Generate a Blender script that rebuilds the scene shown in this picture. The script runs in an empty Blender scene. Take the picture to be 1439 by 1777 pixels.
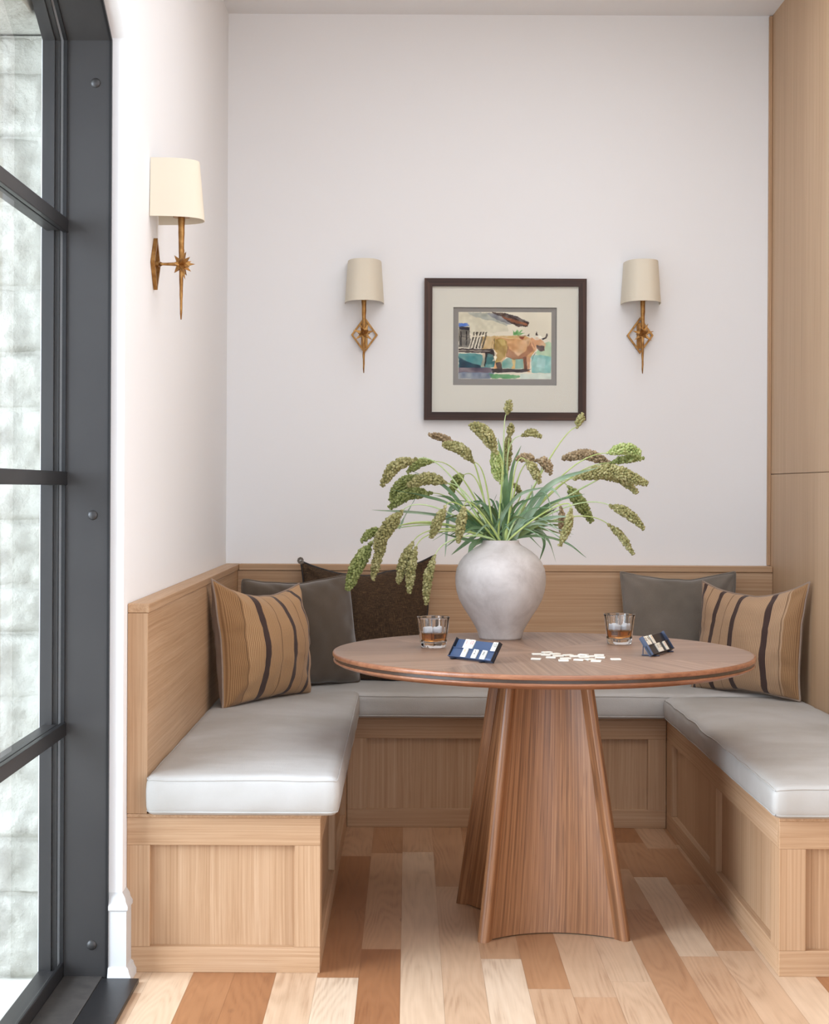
import bpy, bmesh, math, random
import numpy as np
from mathutils import Vector, Matrix, noise

C = bpy.context.scene.collection
S = bpy.context.scene
rnd = random.Random(7)

# ------------------------------------------------------------------ camera
F_PX, CX, CY, ROLL, W, H = 2730.2, 709.0, 848.5, 0.0046, 1439.0, 1777.0
CAM = Vector((0, 0, 1.2))
cd = bpy.data.cameras.new('camera')
cam = bpy.data.objects.new('camera', cd); C.objects.link(cam)
cd.sensor_fit = 'HORIZONTAL'; cd.sensor_width = 36.0
cd.lens = F_PX / W * 36.0
cd.shift_x = (W / 2 - CX) / W
cd.shift_y = (CY - H / 2) / W
cd.clip_start = 0.05; cd.clip_end = 200
cam.matrix_world = Matrix.Translation(CAM) @ Matrix.Rotation(math.pi / 2, 4, 'X') @ Matrix.Rotation(ROLL, 4, 'Z')
S.camera = cam

def at(px, py, Y):
    """the point at depth Y that the picture shows at (px, py)"""
    a = (px - CX) / F_PX; b = -(py - CY) / F_PX
    c, s = math.cos(ROLL), math.sin(ROLL)
    return Vector(((c * a - s * b) * Y, Y, 1.2 + (s * a + c * b) * Y))
def on_z(px, py, z):
    d = at(px, py, 1.0) - CAM
    return CAM + d * ((z - 1.2) / d.z)

# ------------------------------------------------------------------ world, lights, exposure
S.view_settings.view_transform = 'Standard'; S.view_settings.look = 'None'
S.view_settings.gamma = 1.0; S.view_settings.use_curve_mapping = False
S.view_settings.exposure = 0.30
wd = bpy.data.worlds.new('world'); S.world = wd; wd.use_nodes = True
bg = wd.node_tree.nodes['Background']
bg.inputs[0].default_value = (0.84, 0.92, 1.0, 1); bg.inputs[1].default_value = 0.65

def area(name, loc, rot, sx, sy, power, col):
    l = bpy.data.lights.new(name, 'AREA'); l.shape = 'RECTANGLE'; l.size = sx; l.size_y = sy
    l.energy = power; l.color = col
    o = bpy.data.objects.new(name, l); C.objects.link(o); o.location = loc; o.rotation_euler = rot
    return o
R = math.radians
# daylight falling through the tall left window, through the one nearer the camera, and from the glass doors behind
area('side_daylight', (-4.2, 1.7, 2.3), (0, R(-78), 0), 3.6, 4.6, 640, (0.74, 0.86, 1.0))
area('rear_doors_daylight', (1.1, -5.9, 1.55), (R(90), 0, 0), 5.0, 2.7, 125, (0.765, 0.87, 1.0))
area('right_fill', (4.0, .9, 1.5), (0, R(90), 0), 2.2, 3.2, 92, (0.79, 0.89, 1.0))  # added fill from the open right side, lifts the left wall and bench
# added soft fill from above, brightens seat tops and floor; no fixture modelled
area('overhead_fill', (.80, 3.7, 2.97), (0, 0, 0), 1.7, 2.8, 30, (0.86, 0.92, 1.0))

# ------------------------------------------------------------------ helpers
def srgb(r, g, b):
    f = lambda c: (c / 255 / 12.92) if c / 255 <= 0.04045 else ((c / 255 + 0.055) / 1.055) ** 2.4
    return (f(r), f(g), f(b), 1.0)

class NB:
    def __init__(s, name):
        s.m = bpy.data.materials.new(name); s.m.use_nodes = True
        s.t = s.m.node_tree; s.n = s.t.nodes; s.l = s.t.links
        s.p = s.n['Principled BSDF']; s.out = s.n['Material Output']
    def node(s, typ, ins=None, **kw):
        n = s.n.new(typ)
        for k, v in kw.items(): setattr(n, k, v)
        for k, v in (ins or {}).items():
            if hasattr(v, 'is_output') or isinstance(v, bpy.types.NodeSocket): s.l.new(v, n.inputs[k])
            else: n.inputs[k].default_value = v
        return n
    def set(s, **kw):
        for k, v in kw.items():
            k = k.replace('_', ' ')
            if isinstance(v, bpy.types.NodeSocket): s.l.new(v, s.p.inputs[k])
            else: s.p.inputs[k].default_value = v
        return s
    def coord(s, out='Object', scale=(1, 1, 1), rot=(0, 0, 0), loc=(0, 0, 0), src=None):
        src = src or s.node('ShaderNodeTexCoord').outputs[out]
        return s.node('ShaderNodeMapping', {0: src, 'Scale': scale, 'Rotation': rot, 'Location': loc}).outputs[0]
    def noise(s, vec, scale=1, detail=4, rough=.5, dist=0):
        return s.node('ShaderNodeTexNoise', {'Vector': vec, 'Scale': scale, 'Detail': detail, 'Roughness': rough, 'Distortion': dist}).outputs['Fac']
    def ramp(s, fac, stops, interp='LINEAR'):
        n = s.node('ShaderNodeValToRGB', {0: fac}); cr = n.color_ramp; cr.interpolation = interp
        while len(cr.elements) < len(stops): cr.elements.new(.5)
        for e, (p, c) in zip(cr.elements, stops): e.position = p; e.color = c
        return n.outputs[0]
    def mix(s, fac, a, b, mode='MIX'):
        n = s.node('ShaderNodeMix', data_type='RGBA', blend_type=mode)
        for sock, v in ((n.inputs[0], fac), (n.inputs[6], a), (n.inputs[7], b)):
            if isinstance(v, bpy.types.NodeSocket): s.l.new(v, sock)
            else: sock.default_value = v
        return n.outputs[2]
    def math(s, op, a, b=0.0, c=0.0):
        n = s.node('ShaderNodeMath', operation=op)
        for i, v in enumerate((a, b, c)):
            if isinstance(v, bpy.types.NodeSocket): s.l.new(v, n.inputs[i])
            else: n.inputs[i].default_value = v
        return n.outputs[0]
    def bump(s, h, strength=.3, dist=.002):
        b = s.node('ShaderNodeBump', {'Height': h, 'Strength': strength, 'Distance': dist})
        s.l.new(b.outputs[0], s.p.inputs['Normal']); return s

def plain(name, col, rough=.5, metal=0.0, bump=None, var=None):
    b = NB(name); b.set(Base_Color=col, Roughness=rough, Metallic=metal)
    v = b.coord()
    if var:
        b.set(Base_Color=b.ramp(b.noise(v, var[0], 5), [(.3, col), (.7, var[1])]))
    if bump: b.bump(b.noise(v, bump[0], 4), bump[1], bump[2])
    return b.m

def wood(name, dark, mid, light, axis, fine=110, rough=.5, streak=.5, pores=.35, uv=False, spec=.35):
    """quarter-sawn veneer: fine lines along one axis, slow tone drift, small pores"""
    b = NB(name)
    def sc(f, l):
        v = [f, f, f]; v[axis] = l; return tuple(v)
    out = 'UV' if uv else 'Object'
    w = b.node('ShaderNodeTexNoise', {'Vector': b.coord(out, sc(1.2, .8)), 'Scale': 1.5, 'Detail': 2.0}).outputs['Color']
    base = b.node('ShaderNodeTexCoord').outputs[out]
    wv = b.node('ShaderNodeVectorMath', {0: w, 1: (.5, .5, .5)}, operation='SUBTRACT').outputs[0]
    wv = b.node('ShaderNodeVectorMath', {0: wv, 'Scale': .02}, operation='SCALE').outputs[0]
    vec = b.node('ShaderNodeVectorMath', {0: base, 1: wv}, operation='ADD').outputs[0]
    lines = b.noise(b.coord(scale=sc(fine, .7), src=vec), 1, 3, .6)
    broad = b.noise(b.coord(scale=sc(9, .5), src=vec), 1, 3, .5)
    f = b.math('ADD', b.math('MULTIPLY', lines, streak), b.math('MULTIPLY', broad, 1 - streak))
    col = b.ramp(f, [(.30, dark), (.5, mid), (.70, light)])
    pr = b.noise(b.coord(scale=sc(480, 6), src=vec), 1, 1, .5)
    pm = b.ramp(pr, [(.58, (0, 0, 0, 1)), (.68, (1, 1, 1, 1))])
    col = b.mix(b.math('MULTIPLY', pm, pores), col, dark)
    b.set(Base_Color=col, Roughness=rough); b.p.inputs['Specular IOR Level'].default_value = spec
    b.bump(b.math('ADD', lines, b.math('MULTIPLY', pr, -.5)), .25, .0008)
    return b.m

class MB:
    def __init__(s): s.v = []; s.f = []; s.uv = None; s.col = None
    def add(s, vs, fs):
        o = len(s.v); s.v += [Vector(v) for v in vs]; s.f += [tuple(i + o for i in f) for f in fs]; return s
    def bm(s, bm):
        bm.verts.index_update()
        s.add([v.co.copy() for v in bm.verts], [[v.index for v in f.verts] for f in bm.faces]); bm.free(); return s
    def box(s, x0, x1, y0, y1, z0, z1, bev=.0, seg=2, M=None):
        bm = bmesh.new(); bmesh.ops.create_cube(bm, size=1)
        for v in bm.verts:
            v.co = Vector(((x0 + x1) / 2 + v.co.x * (x1 - x0), (y0 + y1) / 2 + v.co.y * (y1 - y0), (z0 + z1) / 2 + v.co.z * (z1 - z0)))
        if bev: bmesh.ops.bevel(bm, geom=bm.edges[:], offset=bev, segments=seg, affect='EDGES', profile=.5)
        if M: bmesh.ops.transform(bm, matrix=M, verts=bm.verts)
        return s.bm(bm)
    def tube(s, pts, rad, n=10, caps=True):
        pts = [Vector(p) for p in pts]; m = len(pts)
        rad = rad if isinstance(rad, (list, tuple)) else [rad] * m
        up = None; vs = []; fs = []
        for i, p in enumerate(pts):
            t = (pts[min(i + 1, m - 1)] - pts[max(i - 1, 0)]).normalized()
            if up is None: up = t.orthogonal().normalized()
            up = (up - t * up.dot(t)).normalized(); sd = t.cross(up)
            for k in range(n):
                a = 2 * math.pi * k / n
                vs.append(p + (up * math.cos(a) + sd * math.sin(a)) * rad[i])
        for i in range(m - 1):
            for k in range(n):
                a = i * n + k; b2 = i * n + (k + 1) % n
                fs.append((a, b2, b2 + n, a + n))
        if caps: fs.append(tuple(range(n))[::-1]); fs.append(tuple((m - 1) * n + k for k in range(n)))
        return s.add(vs, fs)
    def lathe(s, prof, c=(0, 0, 0), n=64, cap0=False, cap1=False, rf=None):
        c = Vector(c); vs = []; fs = []
        for j, (r, z) in enumerate(prof):
            for k in range(n):
                a = 2 * math.pi * k / n
                rr = r * (rf(a, j) if rf else 1)
                vs.append(c + Vector((rr * math.cos(a), rr * math.sin(a), z)))
        for j in range(len(prof) - 1):
            for k in range(n):
                a = j * n + k; b2 = j * n + (k + 1) % n
                fs.append((a, b2, b2 + n, a + n))
        if cap0: fs.append(tuple(range(n))[::-1])
        if cap1: fs.append(tuple((len(prof) - 1) * n + k for k in range(n)))
        return s.add(vs, fs)
    def build(s, name, mat, parent=None, smooth=False, M=None, angle=None, origin=None, fix=True):
        """link as one mesh; geometry is in world metres, shifted to the parent's origin or to its own foot"""
        me = bpy.data.meshes.new(name)
        vs = [M @ v for v in s.v] if M else s.v
        if parent is not None: off = parent.get('_o'); off = Vector(off) if off else Vector((0, 0, 0))
        elif origin is not None: off = Vector(origin)
        else:
            xs = [v.x for v in vs]; ys = [v.y for v in vs]; zs = [v.z for v in vs]
            off = Vector(((min(xs) + max(xs)) / 2, (min(ys) + max(ys)) / 2, min(zs)))
        me.from_pydata([tuple(v - off) for v in vs], [], s.f)
        if s.uv is not None:
            ul = me.uv_layers.new(name='UVMap')
            for l in me.loops: ul.data[l.index].uv = s.uv[l.vertex_index] if len(s.uv) == len(s.v) else s.uv[l.index]
        if s.col is not None:
            ca = me.color_attributes.new('tone', 'FLOAT_COLOR', 'CORNER' if len(s.col) != len(s.v) else 'POINT')
            for i, c in enumerate(s.col): ca.data[i].color = c
        if fix:
            bm = bmesh.new(); bm.from_mesh(me); bmesh.ops.recalc_face_normals(bm, faces=bm.faces); bm.to_mesh(me); bm.free()
        me.materials.append(mat)
        if smooth or angle:
            me.polygons.foreach_set('use_smooth', [True] * len(me.polygons))
            if angle:
                bm = bmesh.new(); bm.from_mesh(me)
                for e in bm.edges:
                    if len(e.link_faces) == 2 and e.calc_face_angle(0) > R(angle): e.smooth = False
                bm.to_mesh(me); bm.free()
        o = bpy.data.objects.new(name, me); C.objects.link(o)
        if parent is not None: o.parent = parent; o['_o'] = tuple(off)
        else: o.location = off; o['_o'] = tuple(off)
        return o

def tag(o, label=None, cat=None, group=None, kind=None):
    if label: o['label'] = label
    if cat: o['category'] = cat
    if group: o['group'] = group
    if kind: o['kind'] = kind
    return o
def thing(name, loc, label=None, cat=None, group=None, kind=None):
    o = bpy.data.objects.new(name, None); C.objects.link(o); o.location = loc; o['_o'] = tuple(loc)
    o.empty_display_size = .1
    return tag(o, label, cat, group, kind)
def children(o): return [c for c in bpy.data.objects if c.parent == o]
def copy_tree(o, parent=None):
    c = o.copy(); C.objects.link(c); c.parent = parent
    for ch in children(o): copy_tree(ch, c)
    return c

# ------------------------------------------------------------------ materials
M = {}
M['white_wall'] = plain('white_plaster', srgb(244, 244, 245), .85, bump=(260, .06, .001))
M['white_trim'] = plain('white_paint', srgb(208, 208, 208), .4)
OD, OM, OL = srgb(166, 128, 93), srgb(188, 152, 118), srgb(204, 171, 139)
for i, a in enumerate('xyz'):
    M['oak_' + a] = wood('oak_veneer_' + a, OD, OM, OL, i, fine=170, streak=.62)
M['oak_wall'] = wood('oak_wall_panel', srgb(174, 140, 108), srgb(192, 159, 126), srgb(204, 173, 141), 2, fine=150, streak=.6, pores=.2)
TD, TM, TL = srgb(92, 59, 38), srgb(152, 105, 70), srgb(182, 134, 95)
M['table_z'] = wood('walnut_pedestal', TD, TM, TL, 1, uv=True, fine=120, rough=.38, streak=.8, pores=.6, spec=.5)
M['table_rim'] = wood('walnut_rim', srgb(112, 70, 50), srgb(148, 98, 70), srgb(172, 122, 92), 0, fine=90, rough=.3, spec=.5)
M['table_top'] = wood('walnut_sunburst_top', srgb(118, 92, 76), srgb(154, 124, 104), srgb(176, 145, 124), 0, fine=95, rough=.42, streak=.7, pores=.3, uv=True, spec=.5)
_t = M['table_top'].node_tree; _p = _t.nodes['Principled BSDF']; _s = _p.inputs['Base Color'].links[0].from_socket
_a = _t.nodes.new('ShaderNodeAttribute'); _a.attribute_name = 'tone'
_m = _t.nodes.new('ShaderNodeMix'); _m.data_type = 'RGBA'; _m.blend_type = 'MULTIPLY'; _m.inputs[0].default_value = 1
_t.links.new(_s, _m.inputs[6]); _t.links.new(_a.outputs['Color'], _m.inputs[7]); _t.links.new(_m.outputs[2], _p.inputs['Base Color'])
M['inlay'] = plain('dark_inlay', srgb(64, 50, 42), .25)
M['steel'] = plain('dark_bronze_steel', srgb(56, 54, 54), .42, .35, bump=(30, .05, .002), var=(2.2, srgb(66, 64, 63)))
M['steel_black'] = plain('black_steel', srgb(34, 33, 34), .38, .3)
M['steel_sill'] = plain('dusty_steel_sill', srgb(72, 68, 66), .4, .3, var=(40, srgb(88, 84, 80)))
M['brass'] = plain('aged_gold_metal', srgb(142, 98, 50), .42, .85, bump=(140, .5, .002), var=(60, srgb(184, 142, 86)))
M['shade'] = plain('cream_linen_shade', srgb(230, 221, 202), .8, bump=(900, .1, .0005))
M['frame_wood'] = wood('dark_frame_wood', srgb(28, 17, 13), srgb(54, 34, 26), srgb(92, 62, 48), 0, fine=120, rough=.5, pores=.5)
M['frame_wood_z'] = wood('dark_frame_wood_upright', srgb(28, 17, 13), srgb(54, 34, 26), srgb(92, 62, 48), 2, fine=120, rough=.5, pores=.5)
M['mat_board'] = plain('ivory_mat_board', srgb(226, 224, 214), .8)
M['mat_grey'] = plain('grey_mat_board', srgb(146, 142, 138), .8)
M['navy'] = plain('navy_plastic', srgb(60, 78, 108), .3)
M['navy_dark'] = plain('black_plastic', srgb(28, 30, 38), .35)
M['rack_edge'] = plain('slate_plastic', srgb(62, 72, 96), .35)
M['ivory'] = plain('ivory_tile', srgb(240, 236, 224), .35)
M['ink_black'] = plain('black_ink', srgb(30, 28, 30), .5)
M['ink_red'] = plain('red_ink', srgb(190, 50, 50), .5)
M['ink_orange'] = plain('orange_ink', srgb(222, 150, 80), .5)
M['ink_blue'] = plain('pale_blue_ink', srgb(110, 130, 165), .5)

def fabric(name, col, col2, weave=900, sheen=.2, rough=.9, wr=6, wstr=.25):
    b = NB(name); v = b.coord()
    n = b.noise(v, wr, 4); w = b.noise(v, weave, 2)
    c = b.ramp(b.noise(v, 4, 5), [(.35, col), (.65, col2)])
    c = b.mix(b.ramp(w, [(.35, (.25, .25, .25, 1)), (.6, (0, 0, 0, 1))]), c, tuple(x * .75 for x in col[:3]) + (1,))
    b.set(Base_Color=c, Roughness=rough); b.p.inputs['Sheen Weight'].default_value = sheen
    b.p.inputs['Specular IOR Level'].default_value = .25
    h = b.math('ADD', b.math('MULTIPLY', w, .12), n)
    b.bump(h, wstr, .006); return b.m
M['cushion'] = fabric('pale_grey_upholstery', srgb(178, 175, 170), srgb(190, 187, 182), 700, .1, .75, 9, .18)
def upholstery():
    b = NB('pale_grey_upholstery'); v = b.coord()
    g = b.node('ShaderNodeTexVoronoi', {'Vector': v, 'Scale': 330.0}).outputs['Distance']
    wr = b.noise(b.coord(scale=(5, 26, 9)), 1, 4, .55); big = b.noise(v, 3.5, 4)
    c = b.ramp(big, [(.35, srgb(176, 172, 166)), (.65, srgb(192, 190, 187))])
    b.set(Base_Color=c, Roughness=.62); b.p.inputs['Specular IOR Level'].default_value = .35
    b.bump(b.math('ADD', b.math('MULTIPLY', g, -.12), b.math('ADD', b.math('MULTIPLY', wr, .8), big)), .28, .006); return b.m
M['cushion'] = upholstery()
M['velvet'] = fabric('taupe_velvet', srgb(84, 72, 60), srgb(98, 85, 72), 500, .55, .9, 7, .3)
M['velvet_grey'] = fabric('grey_velvet', srgb(106, 98, 88), srgb(130, 120, 110), 500, .6, .9, 7, .35)
def chenille():
    b = NB('brown_chenille'); v = b.coord()
    a = b.noise(b.coord(scale=(500, 500, 60)), 1, 3); c_ = b.noise(b.coord(scale=(60, 60, 600)), 1, 3)
    w = b.math('MULTIPLY', a, c_)
    c = b.ramp(w, [(.15, srgb(48, 34, 20)), (.27, srgb(70, 51, 33)), (.42, srgb(108, 82, 54))])
    b.set(Base_Color=c, Roughness=.95); b.bump(w, .6, .004); return b.m
M['chenille'] = chenille()
def striped(name, stripes, base, base2, lines, panel):
    """ribbed cloth: stripes = (centre, width) across the pillow"""
    b = NB(name); uv = b.node('ShaderNodeTexCoord').outputs['UV']
    sp = b.node('ShaderNodeSeparateXYZ', {0: uv}); u, vv = sp.outputs[0], sp.outputs[1]
    wob = b.noise(b.coord('UV', (1, 3, 1)), 1, 3)
    u2 = b.math('ADD', u, b.math('MULTIPLY', b.math('SUBTRACT', wob, .5), .014))
    rib = b.math('SINE', b.math('MULTIPLY', vv, 2 * math.pi * 96))
    rib = b.math('MULTIPLY_ADD', rib, .5, .5)
    thr = b.math('MULTIPLY_ADD', b.math('SINE', b.math('MULTIPLY', u, 2 * math.pi * 78)), .5, .5)
    w = b.math('MULTIPLY', thr, b.math('MULTIPLY_ADD', rib, .4, .6))
    c = b.mix(b.ramp(w, [(.1, (0, 0, 0, 1)), (.7, (1, 1, 1, 1))]), base2, base)
    pm = b.ramp(b.math('MULTIPLY', b.math('SUBTRACT', u2, panel[0]), panel[1]), [(.0, (0, 0, 0, 1)), (.01, (.8, .8, .8, 1))])
    c = b.mix(pm, c, b.mix(w, srgb(132, 94, 58), srgb(170, 128, 84)))
    for cen, wd_ in stripes:
        m = b.math('LESS_THAN', b.math('ABSOLUTE', b.math('SUBTRACT', u2, cen)), wd_ / 2)
        c = b.mix(m, c, srgb(70, 50, 44))
    for cen in lines:
        m = b.math('LESS_THAN', b.math('ABSOLUTE', b.math('SUBTRACT', u2, cen)), .0035)
        c = b.mix(b.math('MULTIPLY', m, .7), c, srgb(100, 72, 48))
    b.set(Base_Color=c, Roughness=.9); b.p.inputs['Sheen Weight'].default_value = .15
    b.bump(b.math('ADD', b.math('MULTIPLY', w, .2), b.noise(b.coord(scale=(10, 10, 34)), 1, 4)), .35, .006); return b.m
M['stripe_left'] = striped('striped_ribbed_cloth_tan', [(.30, .05), (.60, .042), (.84, .034)], srgb(203, 163, 118), srgb(158, 118, 80), [.14, .45, .73], (.15, -50))
M['stripe_right'] = striped('striped_ribbed_cloth_sand', [(.045, .035), (.23, .04), (.44, .045), (.73, .05)], srgb(200, 166, 132), srgb(158, 124, 94), [.12, .34, .86], (.88, 50))
M['linen_back'] = fabric('mauve_linen', srgb(150, 130, 116), srgb(166, 146, 130), 800, .1)
def vase_mat():
    b = NB('chalky_ceramic'); v = b.coord()
    n = b.noise(v, 9, 8, .65, .4); n2 = b.noise(b.coord(scale=(14, 14, 40)), 1, 6)
    c = b.ramp(n, [(.3, srgb(172, 164, 161)), (.5, srgb(196, 190, 188)), (.68, srgb(212, 207, 205))])
    b.set(Base_Color=c, Roughness=.7); b.bump(n2, .08, .002); return b.m
M['ceramic'] = vase_mat()
def millet(name, c1, c2, c3):
    b = NB(name); v = b.coord()
    c = b.ramp(b.noise(v, 90, 4), [(.3, c1), (.5, c2), (.7, c3)])
    b.set(Base_Color=c, Roughness=.85); b.bump(b.noise(v, 900, 2), .5, .001); return b.m
M['millet_olive'] = millet('olive_millet_grain', srgb(112, 110, 64), srgb(148, 144, 94), srgb(192, 187, 141))
M['millet_green'] = millet('green_millet_grain', srgb(98, 108, 54), srgb(136, 146, 84), srgb(182, 188, 130))
M['millet_lime'] = millet('fresh_green_millet_grain', srgb(126, 142, 78), srgb(164, 178, 110), srgb(206, 212, 158))
M['millet_brown'] = millet('tan_millet_grain', srgb(110, 92, 66), srgb(150, 130, 100), srgb(188, 166, 134))
def leafm(name, c1, c2, c3):
    b = NB(name); n = b.noise(b.coord('UV', (60, 1.2, 1)), 1, 3); n2 = b.noise(b.coord(), 12, 3)
    c = b.ramp(b.math('ADD', b.math('MULTIPLY', n, .5), b.math('MULTIPLY', n2, .5)), [(.3, c1), (.5, c2), (.68, c3)])
    b.set(Base_Color=c, Roughness=.55); b.bump(n, .3, .001)
    tr = b.node('ShaderNodeBsdfTranslucent', {'Color': c}).outputs[0]
    mx = b.node('ShaderNodeMixShader', {0: .35, 1: b.p.outputs[0], 2: tr}); b.l.new(mx.outputs[0], b.out.inputs[0])
    return b.m
M['leaf_a'] = leafm('green_leaf', srgb(72, 108, 70), srgb(120, 154, 112), srgb(178, 202, 162))
M['leaf_b'] = leafm('blue_green_leaf', srgb(112, 150, 124), srgb(164, 192, 164), srgb(216, 230, 210))
M['leaf_c'] = leafm('olive_leaf', srgb(76, 96, 58), srgb(112, 132, 80), srgb(156, 170, 112))
M['stem'] = plain('pale_green_stem', srgb(168, 196, 132), .5, var=(25, srgb(204, 222, 172)))
M['stem_b'] = plain('yellow_green_stem', srgb(162, 184, 98), .5, var=(25, srgb(196, 210, 142)))
def glassm(name, col=(1, 1, 1, 1), ior=1.45, rough=0.0):
    b = NB(name); b.set(Base_Color=col, Roughness=rough, IOR=ior); b.p.inputs['Transmission Weight'].default_value = 1
    return b.m
M['glass'] = glassm('clear_glass', ior=1.5)
M['whiskey'] = glassm('amber_spirit', srgb(206, 140, 66), 1.34)
M['ice'] = plain('frosted_ice', srgb(240, 243, 248), .3); M['ice'].node_tree.nodes['Principled BSDF'].inputs['Transmission Weight'].default_value = .35
def pane(name, refl=1.0):
    b = NB(name); fr = b.node('ShaderNodeFresnel', {'IOR': 1.45}).outputs[0]
    g = b.node('ShaderNodeBsdfGlossy', {'Roughness': 0.0}).outputs[0]
    t = b.node('ShaderNodeBsdfTransparent', {'Color': (.99, .99, .985, 1)}).outputs[0]
    bk = b.node('ShaderNodeNewGeometry').outputs['Backfacing']
    mx = b.node('ShaderNodeMixShader', {0: b.math('MULTIPLY', b.math('MULTIPLY', fr, refl), b.math('SUBTRACT', 1.0, bk)), 1: t, 2: g}); b.l.new(mx.outputs[0], b.out.inputs[0])
    return b.m
M['pane'] = pane('window_pane', .6); M['picture_glass'] = pane('picture_glass_sheet', .2)
def stone_mat():
    b = NB('pale_split_limestone'); v = b.coord()
    c = b.ramp(b.noise(v, 7, 8, .6), [(.3, srgb(150, 146, 134)), (.5, srgb(180, 177, 166)), (.7, srgb(200, 198, 188))])
    b.set(Base_Color=c, Roughness=.95); b.bump(b.noise(v, 45, 8, .65), .8, .012); return b.m
M['stone'] = stone_mat()
M['paving'] = plain('pale_paving', srgb(205, 202, 192), .9, bump=(40, .4, .004), var=(8, srgb(222, 219, 210)))

# ------------------------------------------------------------------ the room
XL, XR, YB, ZC, YB_IN = -.6943, 1.3783, 5.9966, 3.0086, 5.947
XO = -.90                                  # outer face of the left wall
YN, YM = 3.84, 3.8965                      # window reveal, front of the benches
def struct(o): o['kind'] = 'structure'; return o
def setlab(o, l): o['label'] = l; return o

# floor: every plank a raised board of one mesh, tone per board
def floor():
    b = NB('wide_oak_planks')
    at_ = b.node('ShaderNodeAttribute', attribute_name='tone'); tone = at_.outputs['Color']
    sp = b.node('ShaderNodeSeparateColor', {0: tone}); t, s1, s2 = sp.outputs
    base = b.node('ShaderNodeTexCoord').outputs['Object']
    off = b.node('ShaderNodeCombineXYZ', {0: b.math('MULTIPLY', s1, 13), 1: b.math('MULTIPLY', s2, 29), 2: 0.0}).outputs[0]
    v = b.node('ShaderNodeVectorMath', {0: base, 1: off}, operation='ADD').outputs[0]
    sw = b.noise(b.coord(scale=(9, .9, 1), src=v), 1, 2, .35)
    rings = b.math('SINE', b.math('MULTIPLY', sw, 120))
    rings = b.math('MULTIPLY_ADD', rings, .5, .5)
    fine = b.noise(b.coord(scale=(220, 5, 1), src=v), 1, 4, .6)
    blotch = b.noise(b.coord(scale=(8, 3, 1), src=v), 1, 4, .5)
    c = b.ramp(t, [(0, srgb(156, 104, 66)), (.3, srgb(178, 130, 92)), (.55, srgb(198, 159, 126)), (.8, srgb(216, 188, 160)), (1, srgb(228, 206, 182))])
    g = b.math('ADD', b.math('MULTIPLY', rings, .15), b.math('ADD', b.math('MULTIPLY', fine, .50), b.math('MULTIPLY', blotch, .7)))
    gc = b.ramp(g, [(.35, srgb(176, 150, 128)), (.62, srgb(235, 228, 220)), (.9, srgb(255, 252, 248))])
    c = b.mix(.72, c, gc, 'MULTIPLY')
    kn = b.node('ShaderNodeTexVoronoi', {'Vector': b.coord(scale=(3.2, 1.6, 1), src=v), 'Scale': 1.0}).outputs['Distance']
    km = b.ramp(kn, [(.02, (1, 1, 1, 1)), (.05, (0, 0, 0, 1))])
    c = b.mix(b.math('MULTIPLY', km, .75), c, srgb(86, 56, 38))
    b.set(Base_Color=c, Roughness=b.math('MULTIPLY_ADD', fine, .15, .34)); b.p.inputs['Specular IOR Level'].default_value = .45
    b.bump(b.math('ADD', fine, b.math('MULTIPLY', rings, .3)), .12, .001)
    mb = MB(); cols = []
    rg = random.Random(21)
    # (far end of the near board, its tone, tone of the board behind), columns in front of the table
    near = {-6: (3.95, .86, .5), -5: (4.6, .18, .5), -4: (4.2, .12, .3), -3: (3.98, .72, .3), -2: (3.86, 1.0, .25),
            -1: (4.10, .05, .55), 0: (5.2, .86, .6), 1: (4.75, .72, .5), 2: (4.02, .97, .6), 3: (3.78, .62, .35),
            4: (3.72, .62, .7), 5: (3.84, .72, .8), 6: (4.5, .45, .5), 7: (4.05, .62, .9), 8: (4.1, .66, .5), 9: (4.3, .8, .6)}
    pw, gap, zt = .1025, .0002, 0.0
    for k in range(-8, 42):
        x0 = -.0142 + pw * k; x1 = x0 + pw
        if k in near:
            e, ta, tb = near[k]
            cuts = [(-6.3, -1.9, rg.random()), (-1.9, -.2, rg.random()), (-.2, 1.6, rg.random()), (1.6, 2.75, rg.random()), (2.75, e, ta)]
            y = e; tt = tb
            while y < 6.1:
                L = rg.uniform(.45, 1.1); cuts.append((y, min(y + L, 6.1), tt)); y += L; tt = rg.choice([.1, .35, .55, .75, .9])
        else:
            cuts = []; y = -6.3 - rg.random() * .6
            while y < 6.1:
                L = rg.uniform(.6, 1.6); cuts.append((max(y, -6.3), min(y + L, 6.1), rg.random())); y += L
        for (y0, y1, tn) in cuts:
            if y1 - y0 < .01: continue
            o = len(mb.v)
            mb.add([(x0 + gap, y0 + gap, zt), (x1 - gap, y0 + gap, zt), (x1 - gap, y1 - gap, zt), (x0 + gap, y1 - gap, zt)], [(0, 1, 2, 3)])
            cols += [(min(1, max(0, tn + rg.uniform(-.05, .05))), rg.random(), rg.random(), 1)] * 4
    o = len(mb.v)
    x0, x1 = -.834, 4.25
    mb.add([(x0, -6.3, -.004), (x1, -6.3, -.004), (x1, 6.1, -.004), (x0, 6.1, -.004), (x0, -6.3, -.06), (x1, -6.3, -.06), (x1, 6.1, -.06), (x0, 6.1, -.06)],
           [(0, 1, 2, 3), (7, 6, 5, 4), (0, 4, 5, 1), (1, 5, 6, 2), (2, 6, 7, 3), (3, 7, 4, 0)])
    cols += [(0, 0, 0, 1)] * 8
    mb.col = cols
    return setlab(struct(mb.build('floor', b.m, fix=False, origin=(0, 0, 0))), 'wide oak plank floor in mixed pale and amber tones')
floor()

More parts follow.
